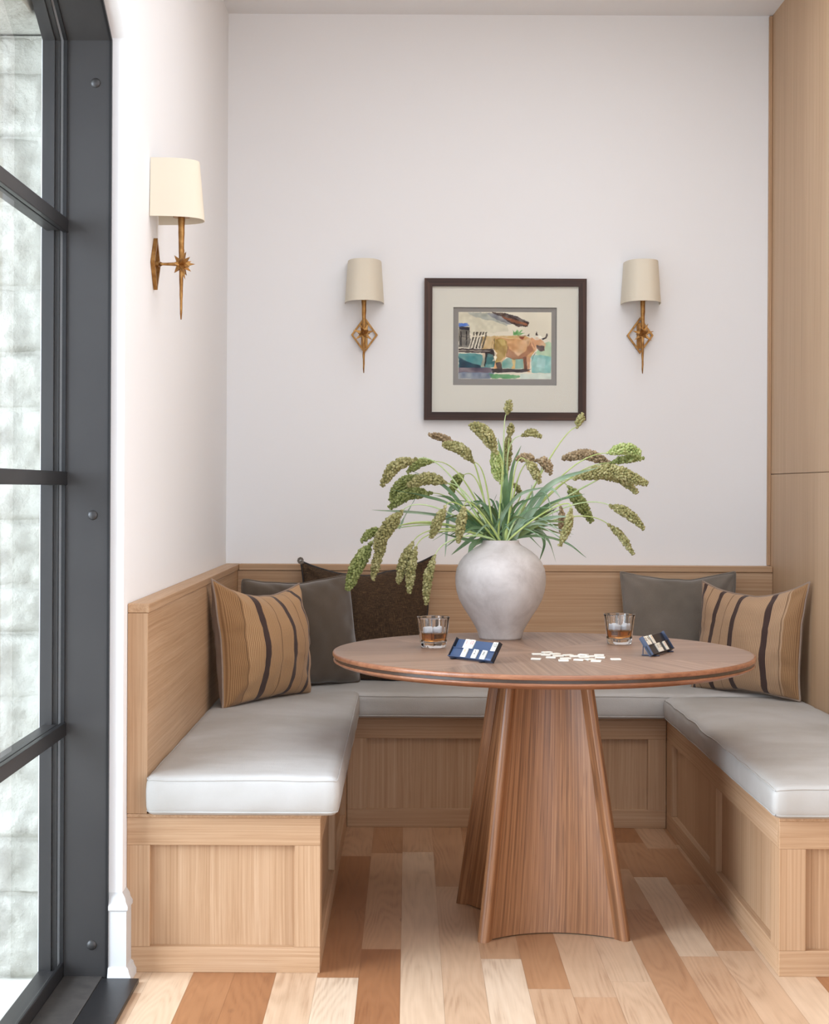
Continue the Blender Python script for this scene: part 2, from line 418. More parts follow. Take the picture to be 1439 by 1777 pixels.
# walls
setlab(struct(MB().box(XO, 1.62, YB, YB + .15, -.06, ZC + .1).build('wall_back', M['white_wall'])), 'white plaster back wall of the dining nook')
arch = [(3.84, 2.297), (3.62, 2.42), (3.35, 2.515), (3.0, 2.585), (2.5, 2.61), (2.0, 2.585), (1.65, 2.515), (1.38, 2.42), (1.16, 2.297)]
def left_wall():
    mb = MB()
    mb.box(XO, XL, YN, YB, -.06, ZC + .1)
    mb.box(XO, XL, .6, 1.16, -.06, ZC + .1)
    mb.box(XO, XL, -6.3, -2.0, -.06, ZC + .1)
    mb.box(XO, XL, -2.0, .6, 2.5, ZC + .1)
    for (ya, za), (yb, zb) in zip(arch[:-1], arch[1:]):
        vs = [(x, y, z) for x in (XO, XL) for (y, z) in ((ya, za), (yb, zb), (yb, ZC + .1), (ya, ZC + .1))]
        mb.add(vs, [(0, 1, 2, 3), (7, 6, 5, 4), (0, 4, 5, 1), (3, 2, 6, 7), (0, 3, 7, 4), (1, 5, 6, 2)])
    return setlab(struct(mb.build('wall_left', M['white_wall'])), 'white plaster wall on the left, pierced by the tall window')
left_wall()
setlab(struct(MB().box(XO, 4.25, -6.3, YB + .15, ZC, ZC + .12).build('ceiling', M['white_wall'])), 'white ceiling')
setlab(struct(MB().box(4.1, 4.25, -6.3, 2.9, 0, ZC).build('wall_far_right', M['white_wall'])), 'white far wall of the room beyond')
wr = MB(); wr.box(-.9, -.9 + .6, -6.3, -6.15, 0, ZC); wr.box(3.6, 4.1, -6.3, -6.15, 0, ZC); wr.box(-.3, 3.6, -6.3, -6.15, 2.7, ZC)
setlab(struct(wr.build('wall_rear', M['white_wall'])), 'white wall around the glass doors behind the camera')

def wall_right():
    """oak clad partition: two tiers of boards with a thin shadow line between"""
    mb = MB()
    mb.box(XR + .012, XR + .24, 2.95, YB, 0, ZC)
    seam = 1.262
    for (ya, yb) in ((2.95, 4.25), (4.2515, YB)):
        mb.box(XR, XR + .012, ya, yb, 0, seam - .0012, .0006, 1)
        mb.box(XR, XR + .012, ya, yb, seam + .0012, ZC, .0006, 1)
    return setlab(struct(mb.build('wall_right', M['oak_wall'])), 'tall oak veneered wall on the right')
wall_right()
setlab(struct(MB().box(XR - .013, XR - .0003, YB - .016, YB - .0003, .915, ZC - .004, .002).build('trim_1', M['oak_z'])), 'slim upright oak strip in the right corner')

# white casing and baseboard at the window end of the left wall
def baseboard():
    prof = [(0, 0), (.026, 0), (.026, .012), (.021, .020), (.018, .030), (.0125, .034), (.0125, .168), (.016, .172), (.016, .181), (.0105, .190), (.0085, .200), (.003, .208), (0, .212)]
    mb = MB()
    xr, xw, yn, ye = XL, XL - .0312, YN, YM - .0005
    path = []
    for (d, z) in prof:
        path.append([(xw, yn - d, z), (xr + d, yn - d, z), (xr + d, ye, z)])
    vs = [p for row in path for p in row]
    fs = []
    for j in range(len(prof) - 1):
        for k in range(2):
            a = j * 3 + k; fs.append((a, a + 1, a + 4, a + 3))
    n = len(prof)
    mb.add(vs, fs)
    mb.add([row[0] for row in path], [tuple(range(n))]); mb.add([row[2] for row in path], [tuple(range(n))])
    return setlab(struct(mb.build('baseboard_left', M['white_trim'], angle=35)), 'white moulded baseboard wrapping the wall end beside the window')
baseboard()

# window
def window():
    w = thing('window_1', (-.79, 2.5, 0), 'tall dark steel window with shallow arched head and horizontal glazing bars', None, None, 'structure')
    xi, xo = -.732, -.834
    # jamb sleeve, following the head
    prof = [(3.834, .0), (3.834, 2.290)] + [(y - .004 if y > 2.5 else y + .004, z - .008) for y, z in arch[1:-1]] + [(1.166, 2.290), (1.166, 0)]
    def sleeve(x0, x1, t, pr):
        mb = MB()
        inner = []
        for i, (y, z) in enumerate(pr):
            cy, cz = 2.5, 1.15
            d = Vector((0, cy - y, 0)) if i in (0, 1, len(pr) - 1, len(pr) - 2) else Vector((0, (cy - y) * .15, -1)).normalized() * 1.0
            if i in (0, 1): d = Vector((0, -1, 0))
            elif i >= len(pr) - 2: d = Vector((0, 1, 0))
            else: d = Vector((0, 0, -1))
            if i == 1: d = Vector((0, -1, -.35))
            if i == len(pr) - 2: d = Vector((0, 1, -.35))
            inner.append((y + d.y * t, z + d.z * t))
        n = len(pr); vs = []
        for x in (x0, x1):
            vs += [(x, y, z) for y, z in pr] + [(x, y, z) for y, z in inner]
        fs = []
        for i in range(n - 1):
            a, b2, c2, d2 = i, i + 1, n + i + 1, n + i
            o = 2 * n
            fs += [(a, b2, c2, d2), (a + o, d2 + o, c2 + o, b2 + o), (d2, c2, c2 + o, d2 + o), (a, a + o, b2 + o, b2)]
        fs += [(0, n, 3 * n, 2 * n), (n - 1, 3 * n - 1, 4 * n - 1, 2 * n - 1)]
        return mb.add(vs, fs)
    jamb = sleeve(xi, xo, .006, prof).build('jamb', M['steel'], w)
    sleeve(xi + .006, xi, .010, prof).build('edge_bead', M['steel_black'], w)
    # glazing beads, inside and outside the glass, stepped
    sleeve(xo, xo - .009, .012, prof).build('frame', M['steel_black'], w)
    sleeve(xo - .0175, xo - .028, .010, prof).build('outer_bead', M['steel'], w)
    sleeve(xo - .029, xo - .040, .018, prof).build('outer_bead', M['steel'], w)
    sleeve(xo - .041, xo - .060, .012, prof).build('outer_bead', M['steel'], w)
    for (y, z) in ((3.834, 0), ):
        pass
    # bottom member
    MB().box(xo - .009, xo, 1.17, 3.832, .0, .045, .002).build('bottom_rail', M['steel_black'], w)
    MB().box(xo - .060, xo - .0175, 1.17, 3.832, -.0, .026, .002).build('bottom_rail', M['steel'], w)
    for zc in (1.836, 1.222, .612):
        MB().box(xo - .009, xo + .004, 1.18, 3.828, zc - .0165, zc + .0165, .0015).build('glazing_bar', M['steel_black'], w)
        MB().box(xo - .050, xo - .0175, 1.18, 3.828, zc - .012, zc + .012, .0015).build('glazing_bar', M['steel'], w)
    for yc in (2.0, 3.0):
        MB().box(xo - .009, xo + .004, yc - .0165, yc + .0165, .045, 2.56, .0015).build('glazing_bar', M['steel_black'], w)
    g = MB(); g.add([(x, y, z) for x in (xo - .010, xo - .016) for (y, z) in prof], [tuple(range(len(prof))), tuple(range(len(prof), 2 * len(prof)))[::-1]])
    n = len(prof)
    g.f += [(i, (i + 1) % n, n + (i + 1) % n, n + i) for i in range(n)]
    setlab(g.build('pane', M['pane'], w), 'clear glass with faint white reflections')
    # rivets on the jamb
    for (px, py) in ((166, 144), (161, 894), (159, 1640)):
        p = at(px, py, 3.828)
        pr_ = [(.0001, -.0055), (.005, -.0050), (.009, -.0036), (.0115, -.0014), (.0122, 0), (.0122, .0015)]
        mm = Matrix.Translation(p) @ Matrix.Rotation(R(-90), 4, 'X') @ Matrix.Scale(-1, 4, (0, 0, 1))
        mm = Matrix.Translation(p) @ Matrix.Rotation(R(-90), 4, 'X')
        MB().lathe(pr_, n=20, cap1=True, cap0=True).build('rivet', M['steel'], jamb, True, M=mm)
    # threshold plates on the floor
    MB().box(-.738, -.648, 1.0, 3.814, .0005, .011, .0015).build('threshold', M['steel_black'], w)
    MB().box(-.834, -.7395, 1.0, 3.832, .0005, .011, .0015).build('threshold', M['steel_sill'], w)
    return w
window()

def stone_wall():
    """split-face stone courses outside, facing the camera"""
    mb = MB(); Yf = 3.935; x0, x1 = -2.2, XO - .004
    z = -.03; rr = random.Random(5); row = 0
    while z < 2.30:
        h = rr.choice([.115, .14, .165, .19, .21]); h = min(h, 2.33 - z)
        x = x1 + rr.uniform(0, .12)
        while x > x0:
            L = rr.uniform(.28, .6); a, b2 = max(x - L, x0), min(x, x1)
            if b2 - a > .02:
                nx = max(2, int((b2 - a) / .011)); nz = max(2, int(h / .011)); sd = rr.uniform(0, 50); off = rr.uniform(-.008, .006)
                vs = []
                for j in range(nz + 1):
                    for i in range(nx + 1):
                        u = i / nx; v = j / nz; xx = a + (b2 - a) * u; zz = z + h * v
                        e = min(u * (b2 - a), (1 - u) * (b2 - a), v * h, (1 - v) * h)
                        ed = min(1, e / .022)
                        nn = noise.fractal(Vector((xx * 9 + sd, zz * 9, sd)), .8, 2.1, 5) * .024 + noise.noise(Vector((xx * 28, zz * 28, sd))) * .007
                        d = (.012 + nn + off) * ed ** .5 - .012 * (1 - ed) ** 2
                        vs.append((xx, Yf - d, zz))
                fs = [(j * (nx + 1) + i, j * (nx + 1) + i + 1, (j + 1) * (nx + 1) + i + 1, (j + 1) * (nx + 1) + i) for j in range(nz) for i in range(nx)]
                mb.add(vs, fs)
            x -= L
        z += h; row += 1
    mb.box(x0, x1, Yf + .006, Yf + .3, -.1, 2.33)
    o = mb.build('wall_outside', M['stone'], angle=60, fix=False)
    setlab(struct(o), 'sunlit split-face limestone wall seen through the window')
    setlab(struct(MB().box(x0, x1, Yf - .55, Yf + .3, 2.335, 2.46, .004).build('trim_2', M['stone'])), 'smooth stone lintel above the outdoor wall')
    setlab(struct(MB().box(-8, -.8945, -6.3, 4.3, -.14, -.03).build('ground_outside', M['paving'])), 'pale paving outside the window')
stone_wall()

# ------------------------------------------------------------------ banquette benches
ZB = .3831; RAIL_T, RAIL_B, REC, TH = .068, .064, .019, .025
def face_y(w, x0, x1, y, stiles, cols=None):
    """a framed face looking toward -Y; stiles = list of (xa, xb)"""
    MB().box(x0, x1, y, y + TH, ZB - RAIL_T, ZB, .0015).build('rail', M['oak_x'], w)
    MB().box(x0, x1, y, y + TH, .0, RAIL_B, .0015).build('rail', M['oak_x'], w)
    for a, b2 in stiles: MB().box(a, b2, y, y + TH, RAIL_B, ZB - RAIL_T, .0012).build('stile', M['oak_z'], w)
    for (a, b2), (c2, d2) in zip(stiles[:-1], stiles[1:]):
        MB().box(b2 - .004, c2 + .004, y + REC, y + TH + .006, RAIL_B - .004, ZB - RAIL_T + .004).build('panel', M['oak_z'], w)
def face_x(w, y0, y1, x, sgn, stiles):
    xa, xb = (x, x - TH * sgn) if sgn > 0 else (x - TH * sgn, x)
    xa, xb = min(x, x - TH * sgn), max(x, x - TH * sgn)
    MB().box(xa, xb, y0, y1, ZB - RAIL_T, ZB, .0015).build('rail', M['oak_y'], w)
    MB().box(xa, xb, y0, y1, .0, RAIL_B, .0015).build('rail', M['oak_y'], w)
    for a, b2 in stiles: MB().box(xa, xb, a, b2, RAIL_B, ZB - RAIL_T, .0012).build('stile', M['oak_z'], w)
    for (a, b2), (c2, d2) in zip(stiles[:-1], stiles[1:]):
        pa, pb = sorted((x - REC * sgn, x - (TH + .006) * sgn))
        MB().box(pa, pb, b2 - .004, c2 + .004, RAIL_B - .004, ZB - RAIL_T + .004).build('panel', M['oak_z'], w)

XLB, XRB, YBB, YRF = -.2139, .920, 5.5809, 3.8832
BT = .05                                       # thickness of the upright backs
def left_bench():
    w = thing('banquette_bench', (-.45, 4.8, 0), 'left oak banquette bench with framed panel end, under the wall sconce by the window', 'bench', None)
    face_y(w, XL + .0005, XLB, YM, [(XL + .0005, XL + .058), (XLB - .064, XLB)])
    face_x(w, YM + TH + .0004, YBB - .0005, XLB, 1, [(YM + TH + .0004, 3.974), (4.686, 4.775), (5.47, YBB - .0005)])
    MB().box(XL + .0005, XLB + .002, YM - .002, YBB - .0005, ZB + .0002, ZB + .010, .002).build('seat_board', M['oak_y'], w)
    b = MB().box(XL + .0005, XL + BT, YM, YB - .0005, ZB + .0105, .8895, .002).build('backrest', M['oak_y'], w)
    MB().box(XL + .0005, XL + BT + .004, YM - .0035, YB - .0005, .890, .9135, .003, 3).build('cap', M['oak_y'], w)
    MB().box(XL + .0008, XL + BT + .0008, YM - .003, YM - .0002, ZB + .0105, .8895, .0012).build('end_board', M['oak_z'], w)
    return w
def back_bench():
    w = thing('banquette_bench', (.35, 5.75, 0), 'rear oak banquette bench running below the back wall behind the round table', 'bench', None)
    face_y(w, XLB + .0008, XRB - .0008, YBB + .0004, [(XLB + .0008, XLB + .068), (.31, .375), (XRB - .066, XRB - .0008)])
    MB().box(XL + .001, XR - .001, YBB, YB_IN - .0006, ZB + .0002, ZB + .010, .002).build('seat_board', M['oak_x'], w)
    MB().box(XL + BT + .0006, XR - .0006, YB_IN, YB - .0006, ZB + .0105, .8895, .001).build('backrest', M['oak_x'], w)
    MB().box(XL + BT + .0046, XR - .0006, YB_IN - .005, YB - .0006, .890, .9135, .003, 3).build('cap', M['oak_x'], w)
    return w
def right_bench():
    w = thing('banquette_bench', (1.15, 4.8, 0), 'right oak banquette bench with framed side panels against the tall oak wall', 'bench', None)
    face_y(w, XRB, XR - .0008, YRF, [(XRB, XRB + .066), (XR - .066, XR - .0008)])
    face_x(w, YRF + TH + .0004, YBB - .0005, XRB, -1, [(YRF + TH + .0004, 3.974), (4.686, 4.775), (5.47, YBB - .0005)])
    MB().box(XRB - .002, XR - .0008, YRF - .002, YBB - .0005, ZB + .0002, ZB + .010, .002).build('seat_board', M['oak_y'], w)
    return w
left_bench(); back_bench(); right_bench()

def cushion(x0, x1, y0, y1, z0, z1, label, seed, crown=.010, r=.026):
    """box cushion: superelliptic edges, slight crown and soft creases"""
    nx = max(10, int((x1 - x0) / .02)); ny = max(10, int((y1 - y0) / .02)); nz = 8
    bm = bmesh.new(); cx_, cy_ = (x0 + x1) / 2, (y0 + y1) / 2; hx, hy, hz = (x1 - x0) / 2, (y1 - y0) / 2, (z1 - z0) / 2
    zc = (z0 + z1) / 2
    idx = {}; vs = []; fs = []
    def lin(n, h):  # denser near the ends
        return [h * math.sin(math.pi / 2 * (2 * i / n - 1)) * .35 + h * (2 * i / n - 1) * .65 for i in range(n + 1)]
    gx, gy, gz = lin(nx, hx), lin(ny, hy), lin(nz, hz)
    def vid(i, j, k):
        if (i, j, k) in idx: return idx[(i, j, k)]
        p = Vector((gx[i], gy[j], gz[k]))
        q = Vector((max(-hx + r, min(hx - r, p.x)), max(-hy + r, min(hy - r, p.y)), max(-hz + r * .9, min(hz - r * .9, p.z))))
        d = p - q
        if d.length > 1e-6:
            a = Vector((abs(d.x) / r, abs(d.y) / r, abs(d.z) / (r * .9))); e = 3.2
            L = (a.x ** e + a.y ** e + a.z ** e) ** (1 / e); p = q + d / max(L, 1e-6) * max(a)
        u, v = p.x / hx, p.y / hy
        if p.z > 0: p.z += crown * (1 - u * u) * (1 - v ** 4)
        fb = max(0, 1 - abs(p.z / hz) ** 2)
        bul = .006 * fb
        if abs(u) > .9: p.x += math.copysign(bul, u)
        if abs(v) > .9: p.y += math.copysign(bul * .8, v)
        P = Vector((cx_, cy_, zc)) + p
        nn = noise.fractal(Vector((P.x * 5, P.y * 5, P.z * 9 + seed)), .7, 2, 3) * .004
        cr = noise.noise(Vector((P.x * 16 + seed, P.y * 3.0, P.z * 12))) * .0016
        if p.z > -hz * .8: P += (p.normalized() if p.length else Vector((0, 0, 1))) * 0 + Vector((0, 0, nn)) if p.z > hz * .5 else Vector((0, 0, 0))
        if abs(u) > .9: P.x += (nn + cr) * fb
        if abs(v) > .9: P.y += (nn + cr) * fb
        P.z = max(P.z, z0)
        idx[(i, j, k)] = len(vs); vs.append(P); return idx[(i, j, k)]
    for i in range(nx):
        for j in range(ny):
            for k in (0, nz): fs.append((vid(i, j, k), vid(i + 1, j, k), vid(i + 1, j + 1, k), vid(i, j + 1, k)))
    for k in range(nz):
        for i in range(nx):
            for j in (0, ny): fs.append((vid(i, j, k), vid(i + 1, j, k), vid(i + 1, j, k + 1), vid(i, j, k + 1)))
        for j in range(ny):
            for i in (0, nx): fs.append((vid(i, j, k), vid(i, j + 1, k), vid(i, j + 1, k + 1), vid(i, j, k + 1)))
    w = thing('bench_cushion', (cx_, cy_, z0), label, 'cushion')
    body = MB().add(vs, fs).build('cushion_body', M['cushion'], w, True)
    # seams: follow the upper and lower edge loops
    for kk, dz in ((nz - 1, .0), (1, -.0)):
        loop = [vs[idx[(i, 0, kk)]] for i in range(nx + 1)] + [vs[idx[(nx, j, kk)]] for j in range(1, ny + 1)] + \
               [vs[idx[(i, ny, kk)]] for i in range(nx - 1, -1, -1)] + [vs[idx[(0, j, kk)]] for j in range(ny - 1, 0, -1)]
        loop.append(loop[0])
        MB().tube(loop, .0022, 6, False).build('seam', M['cushion'], body, True)
    return w
CZ = ZB + .0105
cushion(XL + BT + .004, -.172, 3.862, 5.515, CZ, .492, 'pale grey box cushion on the left bench, its end facing the viewer', 3, .012)
cushion(XL + BT + .004, XR - .004, 5.522, YB_IN - .002, CZ, .482, 'long pale grey cushion on the rear bench behind the table', 8, .008)
cushion(.902, XR - .004, 3.853, 5.515, CZ, .476, 'pale grey box cushion on the right bench along the oak wall', 15, .010)

# ------------------------------------------------------------------ pillows
def pillow(corners, thick, mat, mat_back, label, seed, name='throw_pillow', pinch=.035, sag=.02, cord=None, n=34, rnd_c=.035, zipper=False):
    """corners BL, BR, TR, TL in metres; the face looks toward the camera"""
    BL, BR, TR, TL = [Vector(c) for c in corners]
    nrm = (BR - BL).cross(TL - BL).normalized()
    if nrm.y > 0: nrm = -nrm
    cen = (BL + BR + TR + TL) / 4
    vs = []; uv = []; fsf = []; fsb = []
    size = ((BR - BL).length + (TL - BL).length) / 2
    def base(u, v):
        # edges pulled in between the corners
        s, t = 2 * u - 1, 2 * v - 1
        su = s * (1 - pinch * 2 * (1 - t * t) ** 1.0 * abs(s) ** 3)
        tv = t * (1 - pinch * 2 * (1 - s * s) ** 1.0 * abs(t) ** 3)
        uu, vv = (su + 1) / 2, (tv + 1) / 2
        kk = 1 - rnd_c * (abs(s) * abs(t)) ** 6
        uu, vv = (su * kk + 1) / 2, (tv * kk + 1) / 2
        p = BL * (1 - uu) * (1 - vv) + BR * uu * (1 - vv) + TR * uu * vv + TL * (1 - uu) * vv
        if t > 0: p.z -= sag * (1 - s * s) * t ** 2
        return p, s, t
    for sidei, sg in enumerate((1, -1)):
        for j in range(n + 1):
            for i in range(n + 1):
                # finer sampling close to the rim
                u = .5 - .5 * math.cos(math.pi * i / n) * .55 - .5 * (1 - 2 * i / n) * .45
                v = .5 - .5 * math.cos(math.pi * j / n) * .55 - .5 * (1 - 2 * j / n) * .45
                p, s, t = base(u, v)
                prof = ((1 - s * s) * (1 - t * t)) ** .45 * (1 + .22 * (1 - s * s) * (1 - t * t))
                q = p + nrm * thick / 2 * prof * sg
                nv = noise.fractal(Vector((p.x * 9 + seed, p.y * 9, p.z * 9)), .8, 2, 3)
                wr = noise.noise(Vector((s * 2.2 + seed, t * 2.2, seed)))
                ang = math.atan2(t, s)
                cr = math.sin(ang * 16 + 3 * wr + seed) * (s * s + t * t) ** 1.5 * .0038 * (1 if max(abs(s), abs(t)) < .97 else 0)
                edge = min(1, (1 - max(abs(s), abs(t))) * 6)
                q += nrm * sg * ((nv * .009) * edge + cr * edge)
                ef = max(abs(s), abs(t)) ** 6; q += (cen - q).normalized() * ef * (.004 + .006 * noise.noise(Vector((p.x * 14 + seed, p.y * 14, p.z * 14)))) * (1 - (abs(s) * abs(t)) ** 4)
                vs.append(q); uv.append((u, v))
    N = (n + 1) ** 2
    for j in range(n):
        for i in range(n):
            a = j * (n + 1) + i; f = (a, a + 1, a + n + 2, a + n + 1)
            fsf.append(f); fsb.append(tuple(N + k for k in f[::-1]))
    w = thing(name, (cen.x, cen.y, min(BL.z, BR.z)), label, 'pillow')
    zmin = min(BL.z, BR.z)
    A = MB(); A.v = vs[:N]; A.f = fsf; A.uv = uv[:N]
    B = MB(); B.v = vs[N:]; B.f = [tuple(k - N for k in f) for f in fsb]; B.uv = uv[N:]
    front = A.build('pillow_front', mat, w, True); B.build('pillow_back', mat_back, w, True)
    rim = [vs[i] for i in range(n + 1)] + [vs[j * (n + 1) + n] for j in range(1, n + 1)] + \
          [vs[n * (n + 1) + i] for i in range(n - 1, -1, -1)] + [vs[j * (n + 1)] for j in range(n - 1, 0, -1)]
    rim.append(rim[0])
    MB().tube(rim, .0042 if cord is None else .0036, 8, False).build('piping', cord or mat_back, front, True)
    if zipper:
        edge = [vs[n * (n + 1) + i] for i in range(n + 1)]
        for i0, i1 in ((1, int(n * .30)), (int(n * .74), n - 1)):
            pl = edge[i0:i1 + 1]; zb = MB()
            for a_, b_ in zip(pl[:-1], pl[1:]):
                L_ = (b_ - a_).length; m_ = max(1, int(L_ / .0055))
                for q in range(m_):
                    p_ = a_.lerp(b_, q / m_) + nrm * .0045 + Vector((0, 0, .0010)); zb.box(p_.x - .0014, p_.x + .0014, p_.y - .001, p_.y + .001, p_.z - .0016, p_.z + .0016)
            zb.build('zipper', M['steel'], front)
        tl = edge[0]
        MB().tube([tl + Vector((math.cos(t_ * .8) * (.004 + .0006 * t_), -.004, .003 + math.sin(t_ * .8) * (.004 + .0006 * t_))) for t_ in range(16)], .0028, 8).build('loop', M['velvet_grey'], front, True)
    return w, vs, n, nrm
CT = .490
pillow([(-.395, 5.86, .472), (.082, 5.85, .472), (.094, 5.892, .950), (-.402, 5.892, .928)], .105, M['chenille'], M['chenille'],
       'dark brown woven pillow with zipped edge leaning on the rear backrest under drooping foxtails', 4, pinch=.03, sag=.045, cord=M['ink_black'], rnd_c=0, zipper=True)
pillow([(-.575, 5.555, .482), (-.165, 5.80, .480), (-.215, 5.79, .895), (-.60, 5.60, .885)], .16, M['velvet'], M['velvet'],
       'taupe brown velvet pillow in the left corner between the striped and the dark woven pillow', 9, pinch=.025, sag=.02, rnd_c=.06)
pillow([(-.590, 5.02, .492), (-.335, 5.43, .490), (-.378, 5.45, .870), (-.628, 5.03, .908)], .17, M['stripe_left'], M['linen_back'],
       'tan ribbed pillow with dark brown stripes standing on the left bench', 2, pinch=.032, sag=.034, rnd_c=.0, cord=M['linen_back'])
pillow([(.80, 5.83, .474), (1.235, 5.83, .474), (1.232, 5.885, .904), (.786, 5.885, .902)], .115, M['velvet_grey'], M['velvet_grey'],
       'grey velvet pillow leaning on the rear backrest at the right', 13, pinch=.038, sag=.020, rnd_c=.045)
pillow([(1.03, 5.72, .476), (1.345, 5.385, .480), (1.366, 5.345, .890), (1.064, 5.68, .872)], .13, M['stripe_right'], M['linen_back'],
       'sand coloured ribbed pillow with brown stripes in the right corner', 6, pinch=.034, sag=.036, rnd_c=.0, cord=M['linen_back'])

# ------------------------------------------------------------------ table
TX, TY, TR_, TZ = .374, 4.3758, .5823, .7512
def table():
    w = thing('pedestal_table', (TX, TY, 0), 'round walnut dining table with sunburst top and flared four sided pedestal', 'table')
    # top: eight matched wedges, grain running with each wedge
    mb = MB(); uvs = []; nr = 10; wed = 8; st = 16; r0 = TR_ - .006
    for k in range(wed):
        a0 = 2 * math.pi * (k + .28) / wed; a1 = 2 * math.pi * (k + 1.28) / wed; am = (a0 + a1) / 2 + (R(14) if k % 2 else R(-14))
        o = len(mb.v); vs = [(TX, TY, TZ)]; us = [(0, 0)]
        for j in range(1, nr + 1):
            for i in range(st + 1):
                a = a0 + (a1 - a0) * i / st; r = r0 * j / nr
                x, y = r * math.cos(a), r * math.sin(a)
                vs.append((TX + x, TY + y, TZ)); us.append((x * math.cos(am) + y * math.sin(am) + k * 3.3, -x * math.sin(am) + y * math.cos(am) + k * 1.7))
        us[0] = (k * 3.3, k * 1.7)
        fs = [(0, 1 + i, 2 + i) for i in range(st)]
        for j in range(nr - 1):
            for i in range(st):
                a = 1 + j * (st + 1) + i; fs.append((a, a + st + 1, a + st + 2, a + 1))
        mb.add(vs, fs)
        uvs += us
    mb.uv = uvs
    tones = [1.0, .86, .97, .84, 1.02, .88, .98, .85]; per = len(mb.v) // wed  # veneer sheen that shifts with grain direction, painted in as wedge tones
    mb.col = [(tones[i // per],) * 3 + (1,) for i in range(len(mb.v))]
    mb.build('tabletop', M['table_top'], w, fix=True)
    up = [(r0, TZ - .0001), (TR_ - .002, TZ - .0008), (TR_, TZ - .004), (TR_, TZ - .010), (TR_ - .002, TZ - .0125), (.2, TZ - .0126)]
    MB().lathe(up, (TX, TY, 0), 160).build('rim', M['table_rim'], w, True)
    MB().lathe([(.25, TZ - .0128), (TR_ - .0055, TZ - .0128), (TR_ - .0055, TZ - .0205), (.25, TZ - .0205)], (TX, TY, 0), 160).build('inlay_band', M['inlay'], w, angle=40)
    lo = [(.2, TZ - .0207), (TR_ - .004, TZ - .0207), (TR_ - .002, TZ - .0225), (TR_ - .003, TZ - .026), (TR_ - .012, TZ - .031), (TR_ - .035, TZ - .038), (TR_ - .09, TZ - .045), (TR_ - .16, TZ - .048), (.01, TZ - .048)]
    MB().lathe(lo, (TX, TY, 0), 160).build('underside', M['table_rim'], w, True)
    # pedestal
    foot = [Vector((.1975, 4.166, 0)), Vector((.590, 4.186, 0)), Vector((.545, 4.598, 0)), Vector((.1515, 4.573, 0))]
    cen = sum(foot, Vector()) / 4
    H0, H1 = .0, TZ - .046
    def sc(z): return 1 - .41 * z / .66
    nz, ns = 16, 22
    for side in range(4):
        A, B = foot[side], foot[(side + 1) % 4]
        vs = []; uvp = []
        e = (B - A).normalized(); inn = (cen - (A + B) / 2).normalized()
        for j in range(nz + 1):
            z = H0 + (H1 - H0) * j / nz; s = sc(z)
            for i in range(ns + 1):
                t = i / ns; w0 = .010
                p = A + e * (w0 + ((B - A).length - 2 * w0) * t)
                sag = .074 * (1 - (2 * t - 1) ** 2) * (1 - .35 * z / H1)
                p = cen + (p - cen) * s + inn * (sag + .002)
                lift = .005 if j == 0 else 0
                vs.append((p.x, p.y, z + .003 * (j == 0))); uvp.append((side * 2.7 + t * .40 * (.55 + .45 * s), z))
        fs = [(j * (ns + 1) + i, j * (ns + 1) + i + 1, (j + 1) * (ns + 1) + i + 1, (j + 1) * (ns + 1) + i) for j in range(nz) for i in range(ns)]
        pm = MB().add(vs, fs); pm.uv = uvp; pm.build('pedestal_side', M['table_z'], w, True, fix=False)
    for k in range(4):
        A = foot[k]; d = (A - cen).normalized(); sd = Vector((-d.y, d.x, 0))
        vs = []; m = 12; uvp = []
        shape = []
        for i in range(m + 1):
            a = -R(100) + R(200) * i / m
            shape.append((math.cos(a) * .0135 - .009, math.sin(a) * .0165))
        shape += [(-.040, .010), (-.040, -.010)]
        L = len(shape)
        for j in range(nz + 1):
            z = H0 + (H1 - H0) * j / nz; s = sc(z); q = cen + (A - cen) * s
            g = .95 - .15 * z / H1
            for (a, b2) in shape: uvp.append((k * 1.9 + b2 * 1.2 + a * .5, z)); vs.append((q.x + d.x * a * g + sd.x * b2 * g, q.y + d.y * a * g + sd.y * b2 * g, z))
        fs = [(j * L + i, j * L + (i + 1) % L, (j + 1) * L + (i + 1) % L, (j + 1) * L + i) for j in range(nz) for i in range(L)]
        fs.append(tuple(range(L))[::-1])
        pm = MB().add(vs, fs); pm.uv = uvp; pm.build('corner_post', M['table_z'], w, angle=50)
table()

# ------------------------------------------------------------------ vase
VX, VY = .2785, 4.735
k_ = VY / F_PX
vp = [(1117, 33), (1116, 36), (1110, 37), (1100, 40), (1090, 45), (1075, 54), (1060, 64), (1045, 72), (1030, 76.5), (1018, 78.3), (1005, 78.5), (992, 76.5), (980, 71), (970, 63.5), (962, 54), (956, 45), (952, 38), (949, 34), (946, 32), (943.5, 31.5), (942.5, 31)]
zt = lambda y: TZ + (1110 - y) * k_
prof = [(r * k_, max(TZ + .0005, TZ + (1113 - y) * k_)) for y, r in vp]
ZN = prof[-1][1]
inner = [(r - .006, z) for r, z in prof[::-1]][:-3]
inner[0] = (prof[-1][0] - .004, prof[-1][1] + .0008)
vase = MB().lathe([(.002, TZ + .0006)] + prof + inner + [(.002, inner[-1][1])], (VX, VY, 0), 96).build('vase', M['ceramic'], None, True)
tag(vase, 'round chalky off-white ceramic vase holding foxtail stems on the table', 'vase')

